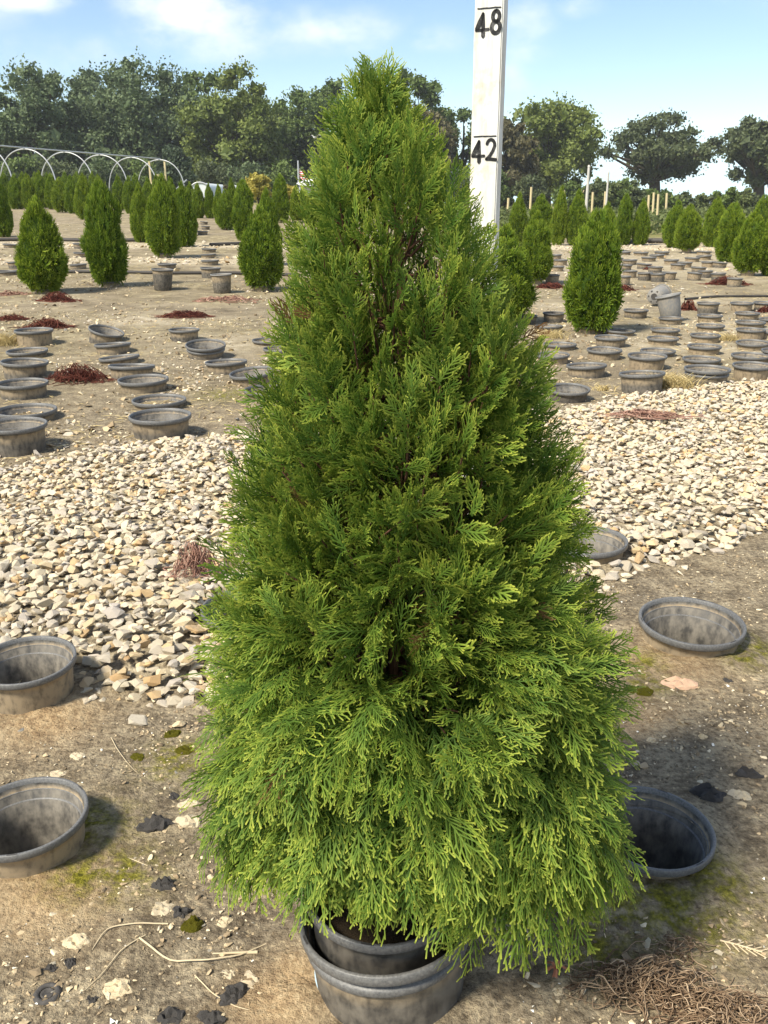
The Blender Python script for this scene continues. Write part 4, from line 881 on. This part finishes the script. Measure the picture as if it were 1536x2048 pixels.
for (cx, t, D, lab) in [(1178, 334, 60, 'taller grey utility pole beyond the shrub field'), (1217, 347, 60, 'thinner grey utility pole beyond the shrub field')]:
    p = at_dist(cx, t, D); r = .10 if cx == 1178 else .07; root = empty('utility_pole', (p[0], D, 0)); tag(root, lab, 'pole')
    b = Buf(); tube(b, [(0, 0, -.2), (0, 0, p[2]*.5), (0, 0, p[2])], [r, r*.9, r*.8], 8, True); link('shaft', b.mesh('shaft', True), MAT['pole'], root)
    b = Buf(); tube(b, [(0, 0, p[2]), (0, 0, p[2]+.12)], [r*.95, r*.6], 8, True); link('cap', b.mesh('cap', True), MAT['pole'], root)
# red marker post
f = at(1010, 420); p = at_dist(1010, 388, f[1]); root = empty('marker_post', tuple(f)); tag(root, 'rusty red marker post with a dark head beside the measuring stick', 'post')
b = Buf(); h = p[2]-f[2]; box(b, -.03, .03, -.03, .03, -.05, h); link('shaft', b.mesh('shaft'), MAT['red'], root); b = Buf(); box(b, -.12, .12, -.05, .05, h, h+.22); link('head', b.mesh('head'), MAT['dark'], root); b = Buf(); box(b, -.03, .03, -.03, .03, h+.22, h+.42); link('finial', b.mesh('finial'), MAT['bamboo'], root)

# ------------------------------------------------------------------ bare hoop frame, pavilion, tunnel, flag, bird
def hoops():
    A = at_dist(48, 298, 50); B = at_dist(318, 319.5, 63); A0 = np.array(A); B0 = np.array(B); g = float(terrain(A[0], A[1]))
    zr = (A0[2]+B0[2])/2; d = (B0-A0)/4; root = empty('hoop_frame', (A0[0], A0[1], g)); tag(root, 'bare white hoop greenhouse frame with ridge pipe above the arborvitae rows', 'greenhouse frame')
    o = np.array([A0[0], A0[1], g]); along = norm(np.array([d[0], d[1], 0])); across = np.array([along[1], -along[0], 0]); hw = 1.75
    for k in range(-3, 5):
        c = A0 + d*k; Hh = c[2]-g; an = np.linspace(0, math.pi, 25)
        P = np.stack([c[0]+across[0]*hw*np.cos(an), c[1]+across[1]*hw*np.cos(an), g + Hh*np.sin(an)**.62], 1); b = Buf(); tube(b, P-o, .034, 6); link('hoop', b.mesh('hoop', True), MAT['pipe'], root)
    b = Buf(); tube(b, np.array([A0-d*3.1, A0, B0+d*.05])+np.array([0, 0, .06])-o, .042, 6, True); link('ridge_pipe', b.mesh('ridge_pipe', True), MAT['pipe'], root)
    b = Buf(); e = B0; tube(b, np.array([e+across*1.9+np.array([0, 0, -1.25]), e+across*1.9-d*1.0+np.array([0, 0, -2.6])])-o, .045, 6, True); link('brace', b.mesh('brace', True), MAT['pipe'], root)
    b = Buf(); q = e-o; box(b, q[0]-.75, q[0]+.45, q[1]-.1, q[1]+.1, q[2]-1.5, q[2]-1.38); box(b, q[0]-.7, q[0]-.6, q[1]-.08, q[1]+.08, q[2]-1.4, q[2]-.1); box(b, q[0]+.3, q[0]+.4, q[1]-.08, q[1]+.08, q[2]-2.6, q[2]-.1); box(b, q[0]-.35, q[0]-.02, q[1]-.15, q[1]+.15, q[2]-1.38, q[2]-.9)
    link('heater_bracket', b.mesh('heater_bracket'), MAT['bamboo'], root)
hoops()
def pavilion():
    D = 62; p = at_dist(640, 352, D); e0 = at_dist(597, 367, D); g = float(terrain(p[0], D)); root = empty('pavilion', (p[0], D, g)); tag(root, 'white roofed pavilion with dark open side below the flag', 'pavilion')
    hw = p[0]-e0[0]; ez = e0[2]-g; tz = p[2]-g; b = Buf(); b.add([(-hw, -hw, ez), (hw, -hw, ez), (hw, hw, ez), (-hw, hw, ez), (0, 0, tz), (-hw, -hw, ez-.12), (hw, -hw, ez-.12), (hw, hw, ez-.12), (-hw, hw, ez-.12)], [(0, 1, 4), (1, 2, 4), (2, 3, 4), (3, 0, 4)]); 
    b.add([(-hw, -hw, ez), (hw, -hw, ez), (hw, hw, ez), (-hw, hw, ez), (-hw, -hw, ez-.15), (hw, -hw, ez-.15), (hw, hw, ez-.15), (-hw, hw, ez-.15)], [(0, 4, 5, 1), (1, 5, 6, 2), (2, 6, 7, 3), (3, 7, 4, 0)]); link('roof', b.mesh('roof'), MAT['white'], root)
    for sx in (-1, 1):
        for sy in (-1, 1):
            b = Buf(); x = sx*hw*.9; y = sy*hw*.9; box(b, x-.09, x+.09, y-.09, y+.09, -.1, ez-.1); link('post', b.mesh('post'), MAT['white'], root)
    b = Buf(); box(b, -hw*.8, hw*.85, hw*.2, hw*.6, 0, ez-.2); link('inner_wall', b.mesh('inner_wall'), MAT['dark'], root); b = Buf(); box(b, -hw*.85, -hw*.1, hw*.05, hw*.15, 0, ez-.22); link('wall_panel', b.mesh('wall_panel'), MAT['white'], root)  # near-black box paints the shade inside the open side
    D = 72; p = at_dist(596, 321, D); g = float(terrain(p[0], D)); root = empty('flagpole', (p[0], D, g)); tag(root, 'grey flagpole flying a red and white striped flag behind the pavilion', 'flagpole'); h = p[2]-g
    b = Buf(); tube(b, [(0, 0, -.1), (0, 0, h*.5), (0, 0, h)], [.09, .075, .06], 8, True); link('pole', b.mesh('pole', True), MAT['pipe'], root)
    b = Buf(); n = 9; xs = np.linspace(0, 1, n); V = []
    for t in (0, 1):
        for x in xs: V.append((.06+x*.62, .06*math.sin(x*9), h-.5-x*.75-t*(.62-.1*x)))
    i = np.arange(n-1); b.add(V, np.stack([i, i+1, i+n+1, i+n], 1)); V2 = np.array(V)+np.array([0, .01, 0]); b.add(V2, np.stack([i, i+n, i+n+1, i+1], 1)); link('flag', b.mesh('flag', True), MAT['flag'], root)
    D = 50; c = at_dist(399, 365, D); g = float(terrain(c[0], D)); root = empty('poly_tunnel', (c[0], D, g)); tag(root, 'low milky plastic tunnel between the hoop frame and the golden shrub', 'tunnel'); b = Buf(); R = c[2]-g; an = np.linspace(0, math.pi, 15); V = []
    wv = 22*(D/ray(399, 365)[1])/FPX
    for yy in (0, 4, 8, 12): V += [(wv*math.cos(a)*(1 if abs(math.cos(a)) < .8 else 1), yy, R*math.sin(a)**.45 if math.sin(a) > 1e-6 else 0) for a in an]
    i = (np.arange(3)[:,None]*15+np.arange(14)[None,:]).ravel(); b.add(V, np.stack([i, i+1, i+16, i+15], 1)); b.add(V[:15]+[(0, 0, 0)], [(k, 15, k+1) for k in range(14)]); link('cover', b.mesh('cover', True), MAT['film'], root)
    for yy in (0, 12):
        b = Buf(); tube(b, [(wv*1.01*math.cos(a), yy-.02, 1.01*R*max(math.sin(a), 0)**.45) for a in an], .04, 5); link('end_hoop', b.mesh('end_hoop', True), MAT['pipe'], root)
pavilion()
def bird():
    p = at_dist(630, 276, 55); root = empty('bird', tuple(p)); tag(root, 'pale bird flying before the dark wood beside the big arborvitae', 'bird')
    b = Buf(); P = np.array([(-.20, 0, 0), (-.14, 0, .02), (0, 0, .02), (.12, 0, .03), (.19, 0, .04), (.24, 0, .03)]); tube(b, P, [.015, .04, .06, .05, .035, .006], 8, True); link('body', b.mesh('body', True), MAT['bird'], root)
    for s in (-1, 1):
        b = Buf(); b.add([(.08, .04*s, .04), (-.08, .04*s, .04), (-.02, .22*s, .16), (.10, .22*s, .17), (-.04, .46*s, .10), (.02, .46*s, .11), (.08, .04*s, .03), (-.08, .04*s, .03), (-.02, .22*s, .15), (.10, .22*s, .16), (-.04, .46*s, .095), (.02, .46*s, .105)], [(0, 1, 2, 3), (3, 2, 4, 5), (6, 9, 8, 7), (9, 11, 10, 8)]); link('wing', b.mesh('wing'), MAT['bird'], root)
    root.rotation_euler = (0, 0, 1.2)
bird()

# ------------------------------------------------------------------ root clumps, straw, hose
def root_clump(cx, cy, w, h, mat, label, n, rad, seed, dfac=.55, group=None, loop=1.0):
    c = at(cx, cy); z = c[1]/ray(cx, cy)[1]; W_ = w*z/FPX; Hh = max(.015, h*z/FPX*.9); rng = np.random.default_rng(seed); b = Buf(); zo = .052 if mat == 'root_pink' and cy > 700 else 0; rk = .62 if mat == 'root_red' else 1; n = int(n*1.5) if mat == 'root_red' else n
    for k in range(n):
        m = 7; p = np.array([rng.normal(0, .22)*W_, rng.normal(0, .22)*W_*dfac, 0]); a = rng.uniform(0, 6.28); cur = rng.normal(0, 1.1)*loop; st = W_*rng.uniform(.025, .07); P = []
        lift = rng.random(); 
        for q in range(m):
            e = 1-min(1, (p[0]/(W_*.5))**2+(p[1]/(W_*.5*dfac+1e-6))**2); zz = Hh*max(0, e)**.6*lift*(.75+.35*math.sin(q*.8+k)) + .003 + zo
            P.append((p[0], p[1], zz+float(relief(c[0]+p[0], c[1]+p[1])))); a += cur*.45+rng.normal(0, .35); p = p+np.array([math.cos(a), math.sin(a)*dfac**.5, 0])*st
        tube(b, P, rad*rk*rng.uniform(.6, 1.25), 3, rnd=rng.random())
    o = link('root_clump', b.mesh('root_clump', True), MAT[mat], None, (c[0], c[1], float(terrain(c[0], c[1])))); tag(o, label, 'roots', group)
RC = [(155,762,120,36,'root_red','large dark red root pile beside the crooked pot row',260,.0028), (95,655,84,20,'root_red','dark red root pile behind the pale dusty pot',200,.004), (115,604,72,18,'root_red','dark red root pile under the fork-topped arborvitae',180,.005), (372,631,98,13,'root_red','long low dark red root pile on bare ground',220,.004), (25,640,62,10,'root_red','flat dark red root pile near the straw tuft',140,.004),
 (1283,855,150,14,'root_pink','faded pinkish root strip lying on the gravel',190,.0020), (1102,574,66,12,'root_red','dark red root pile below the arborvitae behind the stick',140,.006), (1247,580,44,14,'root_red','dull red roots behind the biggest nursery arborvitae',110,.006), (1376,618,34,22,'root_red','bright red-brown root pile beside the leaning grey pot',120,.006), (1455,567,78,18,'root_red','long red root pile below the broad conical arborvitae',190,.006), (1532,622,34,14,'root_red','red root pile behind the rows of muddy pots near the field end',110,.006), (1302,540,30,8,'root_red','small dull red root pile amid the far pot rows',80,.008),
 (398,1180,100,70,'root_pink','faded pink root mat on the gravel against the arborvitae',230,.0013), (1300,1978,300,70,'root_brown','large tangled brown root mass on mossy dirt',330,.0009), (1450,2030,260,50,'root_brown','second brown root tangle spreading below the large one',220,.0009), (1360,1895,130,22,'root_brown','thin strand of pale brown roots above the root tangle',60,.0008), (25,592,70,9,'root_pink','dull pink scattered roots near the straw tuft',70,.004), (450,600,110,10,'root_pink','scattered pinkish roots on bare ground before the oval arborvitae',80,.004)]
for k, (cx, cy, w, h, mt, lab, n, rad) in enumerate(RC): root_clump(cx, cy, w, h, mt, lab, n, rad, 300+k, (.42 if mt == 'root_brown' else .25 if cx == 1283 else .55), loop=1.4 if mt == 'root_brown' else 1)
def straw(cx, cy, w, h, label, n, seed, bl=.0022):
    c = at(cx, cy); z = c[1]/ray(cx, cy)[1]; W_ = w*z/FPX; H_ = h*z/FPX; rng = np.random.default_rng(seed); b = Buf()
    for k in range(n):
        p = np.array([rng.normal(0, .25)*W_, rng.normal(0, .2)*W_, 0]); a = rng.uniform(0, 6.28); l = H_*rng.uniform(.4, 1.0); t = np.array([0, .5, 1.0]); P = p + np.stack([np.cos(a)*t**1.6*l*.8, np.sin(a)*t**1.6*l*.8, l*t*(1-.3*t)], 1); tube(b, P, np.array([bl, bl*.8, bl*.3]), 3, rnd=rng.random())
    o = link('straw_tuft', b.mesh('straw_tuft'), MAT['straw'], None, (c[0], c[1], float(gz(c[0], c[1])))); tag(o, label, 'dry grass')
for k, q in enumerate([(12,690,60,36,'dry straw tuft beside the pale dusty pot',220), (1355,778,70,46,'dry straw tuft between the tilted pot and the double-rimmed pot',240), (1105,676,60,24,'dry straw tuft among pots beside the big arborvitae',160), (1455,678,40,22,'dry straw tuft among the muddy pots',110), (1205,780,40,16,'sparse straw tuft beside the open black pot',60), (1320,775,30,60,'thin straw growing against the side of the tilted pot',50)]): straw(*q, 400+k)
def hose(pts, lab, r):
    P = [at(x, y) for x, y in pts]; P = np.array(P); P[:,2] = [float(gz(p[0], p[1])) for p in P]; t = np.linspace(0, len(P)-1, len(P)*6); Q = np.stack([np.interp(t, np.arange(len(P)), P[:,i]) for i in range(3)], 1); Q[:,2] += r*.9; b = Buf(); tube(b, Q-Q[0], r, 6); o = link('irrigation_hose', b.mesh('irrigation_hose', True), MAT['hose'], None, tuple(Q[0])); tag(o, lab, 'hose')
hose([(-60,549),(60,548),(200,549),(330,550),(470,548),(600,552)], 'black irrigation hose running past the arborvitaes by the upright black pot', .022)
hose([(-40,483),(60,481),(160,483),(330,482)], 'black irrigation hose in the arborvitae rows before the hoop frame', .035)
hose([(420,492),(480,489),(560,487),(660,488)], 'black irrigation hose behind the oval arborvitae', .03)
hose([(1140,490),(1240,489),(1300,486),(1345,487)], 'black irrigation hose at the foot of the staked field rows', .06)
hose([(1370,602),(1430,596),(1500,594),(1580,592)], 'black irrigation hose behind the rows of muddy pots', .014)

# ------------------------------------------------------------------ small things on the near ground
def twig(pts, r0, label, mat='twig', name='twig', z0=0.0, arch=0.0):
    P = np.array([at(x, y) for x, y in pts]); t = np.linspace(0, len(P)-1, (len(P)-1)*5+1); k = np.arange(len(P))
    Q = np.stack([np.interp(t, k, P[:,i]) for i in range(3)], 1)
    for _ in range(2): Q[1:-1] = (Q[:-2]+2*Q[1:-1]+Q[2:])/4
    Q[:,2] = gz(Q[:,0], Q[:,1]) + r0 + z0 + arch*np.sin(np.linspace(0, math.pi, len(Q))); b = Buf(); o0 = Q[0].copy(); tube(b, Q-o0, np.linspace(r0, r0*.45, len(Q)), 6, True)
    o = link(name, b.mesh(name, True), MAT[mat], None, tuple(o0)); tag(o, label, 'twig')
    return o
twig([(280,1885),(340,1930),(420,1930),(480,1915),(545,1880)], .0016, 'long pale bent twig lying before the tall arborvitae pot', arch=.004)
twig([(292,1878),(240,1912),(205,1955),(170,1985)], 0.0010, 'thin pale root curving away from the long bent twig', arch=.002)
twig([(337,1854),(270,1857),(215,1865),(185,1905)], 0.0013, 'short pale twig beside the round moss cushion', arch=.002)
twig([(515,1905),(470,1908),(425,1912)], 0.0024, 'stubby pale wood splinter beside the long bent twig')
twig([(222,1475),(240,1510),(275,1545)], .0009, 'fine pale root curl behind the gravel stones', arch=.003)
twig([(215,1628),(260,1645),(270,1665),(240,1680)], .0010, 'fine pale hooked root near the black scrap')
twig([(390,1955),(425,1990),(470,2015),(520,2028)], .0010, 'fine pale root running below the arborvitae pot')
twig([(240,1708),(295,1731)], .0010, 'fine straight root beside the broad-rimmed pot')
twig([(1165,1880),(1180,1925),(1185,1960),(1160,2000)], .0011, 'thin brown stem curving above the root tangle', 'root_brown', arch=.02)
sprig = empty('dried_sprig', tuple(at(1440, 1882))); tag(sprig, 'dried feathery pale sprig on the mossy dirt', 'sprig')
for k in range(11):
    pts = [(1440,1882),(1475,1889),(1525,1902)] if k == 0 else [(1440+7.5*k,1882+1.9*k),(1452+9*k,1898+2*k if k % 2 else 1874+2*k)]
    q = np.array([at(x, y) for x, y in pts]); q[:,2] = gz(q[:,0], q[:,1])+.002; bf = Buf(); tube(bf, q-np.array(at(1440, 1882)), .0014 if k == 0 else .0009, 5, True); link('stem' if k == 0 else 'shoot', bf.mesh('shoot', True), MAT['twig'], sprig)
def lump(name, cx, cy, w, hf, mat, label, cat, seed, flat=.35, pts=22, jag=.25):
    c = at(cx, cy); z = c[1]/ray(cx, cy)[1]; W_ = w*z/FPX; rng = np.random.default_rng(seed); bm = bmesh.new(); bmesh.ops.create_icosphere(bm, subdivisions=3, radius=.5)
    ph = rng.uniform(0, 50, 3)
    for v in bm.verts:
        d = v.co.normalized(); n = float(fbm(d.x*1.6+ph[0]+10, d.y*1.6+ph[1], 3, seed)); n2 = float(fbm(d.x*4+ph[2], d.y*4+ph[1], 2, seed+1))
        r = 1 + (n-.5)*2*jag; v.co = Vector((d.x*.5*r, d.y*.5*r*.8, max(-.05, d.z*.5*hf*max(.1, -.5+3.0*n2))))
    me = bpy.data.meshes.new(name); bm.to_mesh(me); bm.free(); o = link(name, me, MAT[mat], None, (c[0], c[1], float(gz(c[0], c[1]))-.001)); o.scale = (W_,)*3; o.rotation_euler = (0, 0, rng.uniform(-.5, .5)); tag(o, label, cat); return o
SC = [(312,1650,62,'crumpled black plastic scrap beside two pale flat stones'), (328,1772,52,'black crumpled scrap alone on dirt between the broad-rimmed pot and the arborvitae'), (362,1830,42,'black scrap touching the round moss cushion'), (345,1592,26,'small black scrap above the crumpled one'), (466,1992,66,'black scrap in a hollow beside the arborvitae pot'), (345,2035,52,'black lumpy scrap below the pale angular stone'), (428,2038,58,'black rough clod below the thin root'), (140,1928,32,'black scrap touching a white pebble'), (102,1936,28,'dark scrap next to the black scrap with the pebble'), (1418,1594,64,'flat black scrap beside the wide pot under the arborvitae'), (1496,1552,50,'small flat black scrap uphill from the larger flat one'), (1325,1960,38,'black scrap lying in the root tangle'), (1452,1364,22,'tiny black scrap beside the pink flat stone'), (185,2000,26,'small dark scrap near the black ring')]
for k, (cx, cy, w, lab) in enumerate(SC): lump('black_scrap', cx, cy, w*.9, .5, 'scrap', lab, 'scrap', 500+k, jag=.8)
RK = [(324,1822,46,'rock','flat pale stone touching the black scrap near the moss cushion'), (158,1887,52,'rock','flat pale stone at the end of the short twig'), (238,1980,60,'rock','pale angular flat stone below the thin curved root'), (376,1642,58,'rock','larger pale flat stone beside the crumpled black scrap'), (378,1606,40,'rock','tan flat stone above the larger pale one'), (448,1845,34,'rock','small tan flat stone near the arborvitae foliage'), (1358,1371,66,'pinkrock','smooth pinkish flat stone on the dirt before the clean pot'), (1443,1342,44,'rock','pale flat stone at the foot of the clean pot'), (118,1548,34,'rock','orange tan stone leaning on the broad-rimmed pot'), (155,1512,34,'rock','cream stone uphill of the broad-rimmed pot'), (500,1965,58,'rock','tan crumbling flat stone beside the arborvitae pot'), (455,1950,30,'rock','small tan stone beside the crumbling flat one'), (1118,1980,28,'rock','tan flat stone at the edge of the root tangle'), (1305,1480,26,'rock','cream pebble beside the arborvitae foliage'), (1270,1525,26,'rock','pale pebble under the arborvitae edge'), (1405,1475,22,'rock','grey pebble on smooth dirt'), (1480,1595,40,'rock','yellowish flat stone beside the flat black scrap')]
for k, (cx, cy, w, mt, lab) in enumerate(RK): lump('flat_stone', cx, cy, w, .26, mt, lab, 'stone', 540+k, jag=.5)
lump('moss_cushion', 384, 1856, 48, .55, 'moss', 'round olive moss cushion beside the black scrap', 'moss', 590, jag=.12)
for k, (cx, cy, w) in enumerate([(1290,1385,36),(1262,1380,30),(370,1500,40),(275,1512,30),(345,1468,34)]): lump('moss_cushion', cx, cy, w, .35, 'moss', 'small low moss cushion on cracked dirt', 'moss', 595+k, jag=.25)['group'] = 'small moss cushions on the dirt'
c = at(95, 1990); b = Buf(); lathe(b, [(.010, .001), (.0115, .003), (.014, .0035), (.0165, .002), (.018, .0)], 26); lathe(b, [(0, .001), (.006, .001), (.0075, .0025), (.009, .001)], 22)
o = link('plastic_ring', b.mesh('plastic_ring', True), MAT['scrap'], None, (c[0], c[1], float(gz(c[0], c[1]))+.001)); tag(o, 'black plastic ring pressed into the dirt', 'ring')
b = Buf(); rng = np.random.default_rng(8); c = at(1112, 1945)
for k in range(5):
    a = k*1.1; P = np.array([(0, 0, .004), (math.cos(a)*.007, math.sin(a)*.007, .012), (math.cos(a)*.015, math.sin(a)*.015, .006)]); Pn = np.array([-math.sin(a), math.cos(a), .3]); strip(b, P, .003, .007, np.array([0, 0, 1.0]), 0, 1)
o = link('dead_leaf', b.mesh('dead_leaf'), MAT['deadleaf'], None, (c[0], c[1], float(gz(c[0], c[1])))); tag(o, 'curled reddish dead leaf at the end of the root tangle', 'leaf')

# ground litter: crumbs, pale grit, perlite and small stones nobody could count
def litter():
    rng = np.random.default_rng(31); tm = stone_templates(8, 9, (.35, .8), 8)
    def scatter(n, xr, yr, size, sig, mat, name, label, cat, dens=None, avoid_band=False, zoff=.0):
        y = rng.uniform(*yr, n); x = rng.uniform(-1, 1, n)*(y*.52+.25)
        if dens is not None: k = rng.random(n) < dens(x, y); x, y = x[k], y[k]
        if avoid_band: f, bk = band_edges(x); k = (y < f+.02) | (y > bk-.02); x, y = x[k], y[k]
        k = np.ones(len(x), bool)
        for (hx, hy, R, rz) in HOLES: k &= np.hypot(x-hx, y-hy) > R*.95+.004
        x, y = x[k], y[k]; n = len(x); s = np.clip(rng.lognormal(math.log(size), sig, n), size*.4, size*3.0)
        V, F, A = instance_merge(tm, rng.integers(0, 8, n), rand_rot(rng, n, .4)*s[:,None,None], np.stack([x, y, gz(x, y)+s*.12+zoff], 1), {'rnd': rng.random(n)})
        tag(link(name, make_mesh(name, V, F, False, A), MAT[mat]), label, cat, kind='stuff')
    scatter(28000, None, (.58, 2.5), .0055, .5, 'crumb', 'soil_crumbs', 'brown and tan soil crumbs scattered over the near dirt', 'crumbs', lambda x, y: .25+.75*sm(.42, .62, fbm(x*7, y*7, 3, 41)), True)
    scatter(1100, None, (.58, 2.4), .0048, .4, 'perlite', 'perlite_grains', 'white perlite grains dotted over the near dirt', 'perlite', lambda x, y: .15+.85*sm(.45, .6, fbm(x*5, y*5, 2, 61)), True, .001)
    scatter(9000, None, (.58, 2.7), .0095, .45, 'crumb', 'crust_flakes', 'tan crust flakes lying on the near dirt', 'crumbs', lambda x, y: .1+.9*sm(.45, .6, fbm(x*4, y*4, 3, 71)), True, -.002)
    scatter(13000, None, (3.0, 11.0), .020, .5, 'crumb', 'coarse_crumbs', 'brown clods strewn between the rows of pots', 'crumbs', lambda x, y: .15+.85*sm(.42, .6, fbm(x*2.1, y*2.1, 3, 81)), True)
    scatter(18000, None, (3.2, 11.0), .018, .45, 'stone', 'pale_grit', 'pale stone grit strewn between the rows of pots', 'grit', lambda x, y: .05+.95*sm(.46, .66, fbm(x*1.6, y*1.6, 3, 51)), True)
    scatter(12000, None, (11.0, 23.0), .05, .4, 'stone', 'far_gravel', 'pale far gravel strips around the distant rows', 'gravel', lambda x, y: np.where(x > 1, sm(18.8, 19.5, y)*sm(23, 22, y)+.25*sm(.45, .6, fbm(x, y, 2, 5)), np.maximum(sm(15.1, 15.6, y)*sm(17, 16.4, y), sm(12.2, 12.7, y)*sm(14, 13.4, y))*.9+.06))
def straw_litter():
    rng = np.random.default_rng(91); n = 9000; y = 3.0+10*rng.random(n)**1.5; x = rng.uniform(-1, 1, n)*(y*.5+.3); k = rng.random(n) < .1+.9*sm(.42, .6, fbm(x*1.3, y*1.3, 3, 77)); x, y = x[k], y[k]
    f, bk = band_edges(x); k = y > bk+.03; x, y = x[k], y[k]; n = len(x); V = np.array([(-.5, -.03, 0), (.5, -.02, .1), (.5, .02, .1), (-.5, .03, 0), (0, 0, .09)])
    R = rand_rot(rng, n, .25)*(.03+.035*rng.random(n))[:,None,None]
    VV, F, A = instance_merge([(V, {3: np.array([(0, 1, 4), (1, 2, 4), (2, 3, 4), (3, 0, 4)])}, {})], np.zeros(n, int), R, np.stack([x, y, gz(x, y)+.004], 1), {'rnd': rng.random(n)})
    tag(link('straw_litter', make_mesh('straw_litter', VV, F, False, A), MAT['straw']), 'dry straw litter strewn over the ground between the pots', 'straw', kind='stuff')
litter(); straw_litter()
print('TRIS', sum(sum(len(p.vertices)-2 for p in m.polygons) for m in bpy.data.meshes if m.users))
# ------------------------------------------------------------------ the air
def air():
    me = bpy.data.meshes.new('haze'); bm = bmesh.new(); bmesh.ops.create_cube(bm, size=1); bm.to_mesh(me); bm.free()
    o = link('haze', me); xs = [v.co for v in bpy.data.objects['ground'].data.vertices]; x1 = max(c[0] for c in xs)+3; y0 = min(c[1] for c in xs)-3; y1 = max(c[1] for c in xs)+3; o.scale = (2*x1, y1-y0, 24); o.location = (0, (y0+y1)/2, 10.5)
    m = bpy.data.materials.new('haze'); m.use_nodes = True; nt = m.node_tree
    for n in list(nt.nodes): nt.nodes.remove(n)
    ou = nt.nodes.new('ShaderNodeOutputMaterial'); v = nt.nodes.new('ShaderNodeVolumePrincipled'); v.inputs['Color'].default_value = (.90, .94, 1.0, 1); v.inputs['Density'].default_value = HAZE; nt.links.new(v.outputs[0], ou.inputs['Volume'])
    me.materials.append(m); tag(o, 'thin pale summer haze over the nursery', 'haze', kind='stuff')
HAZE = 0.0004
air()
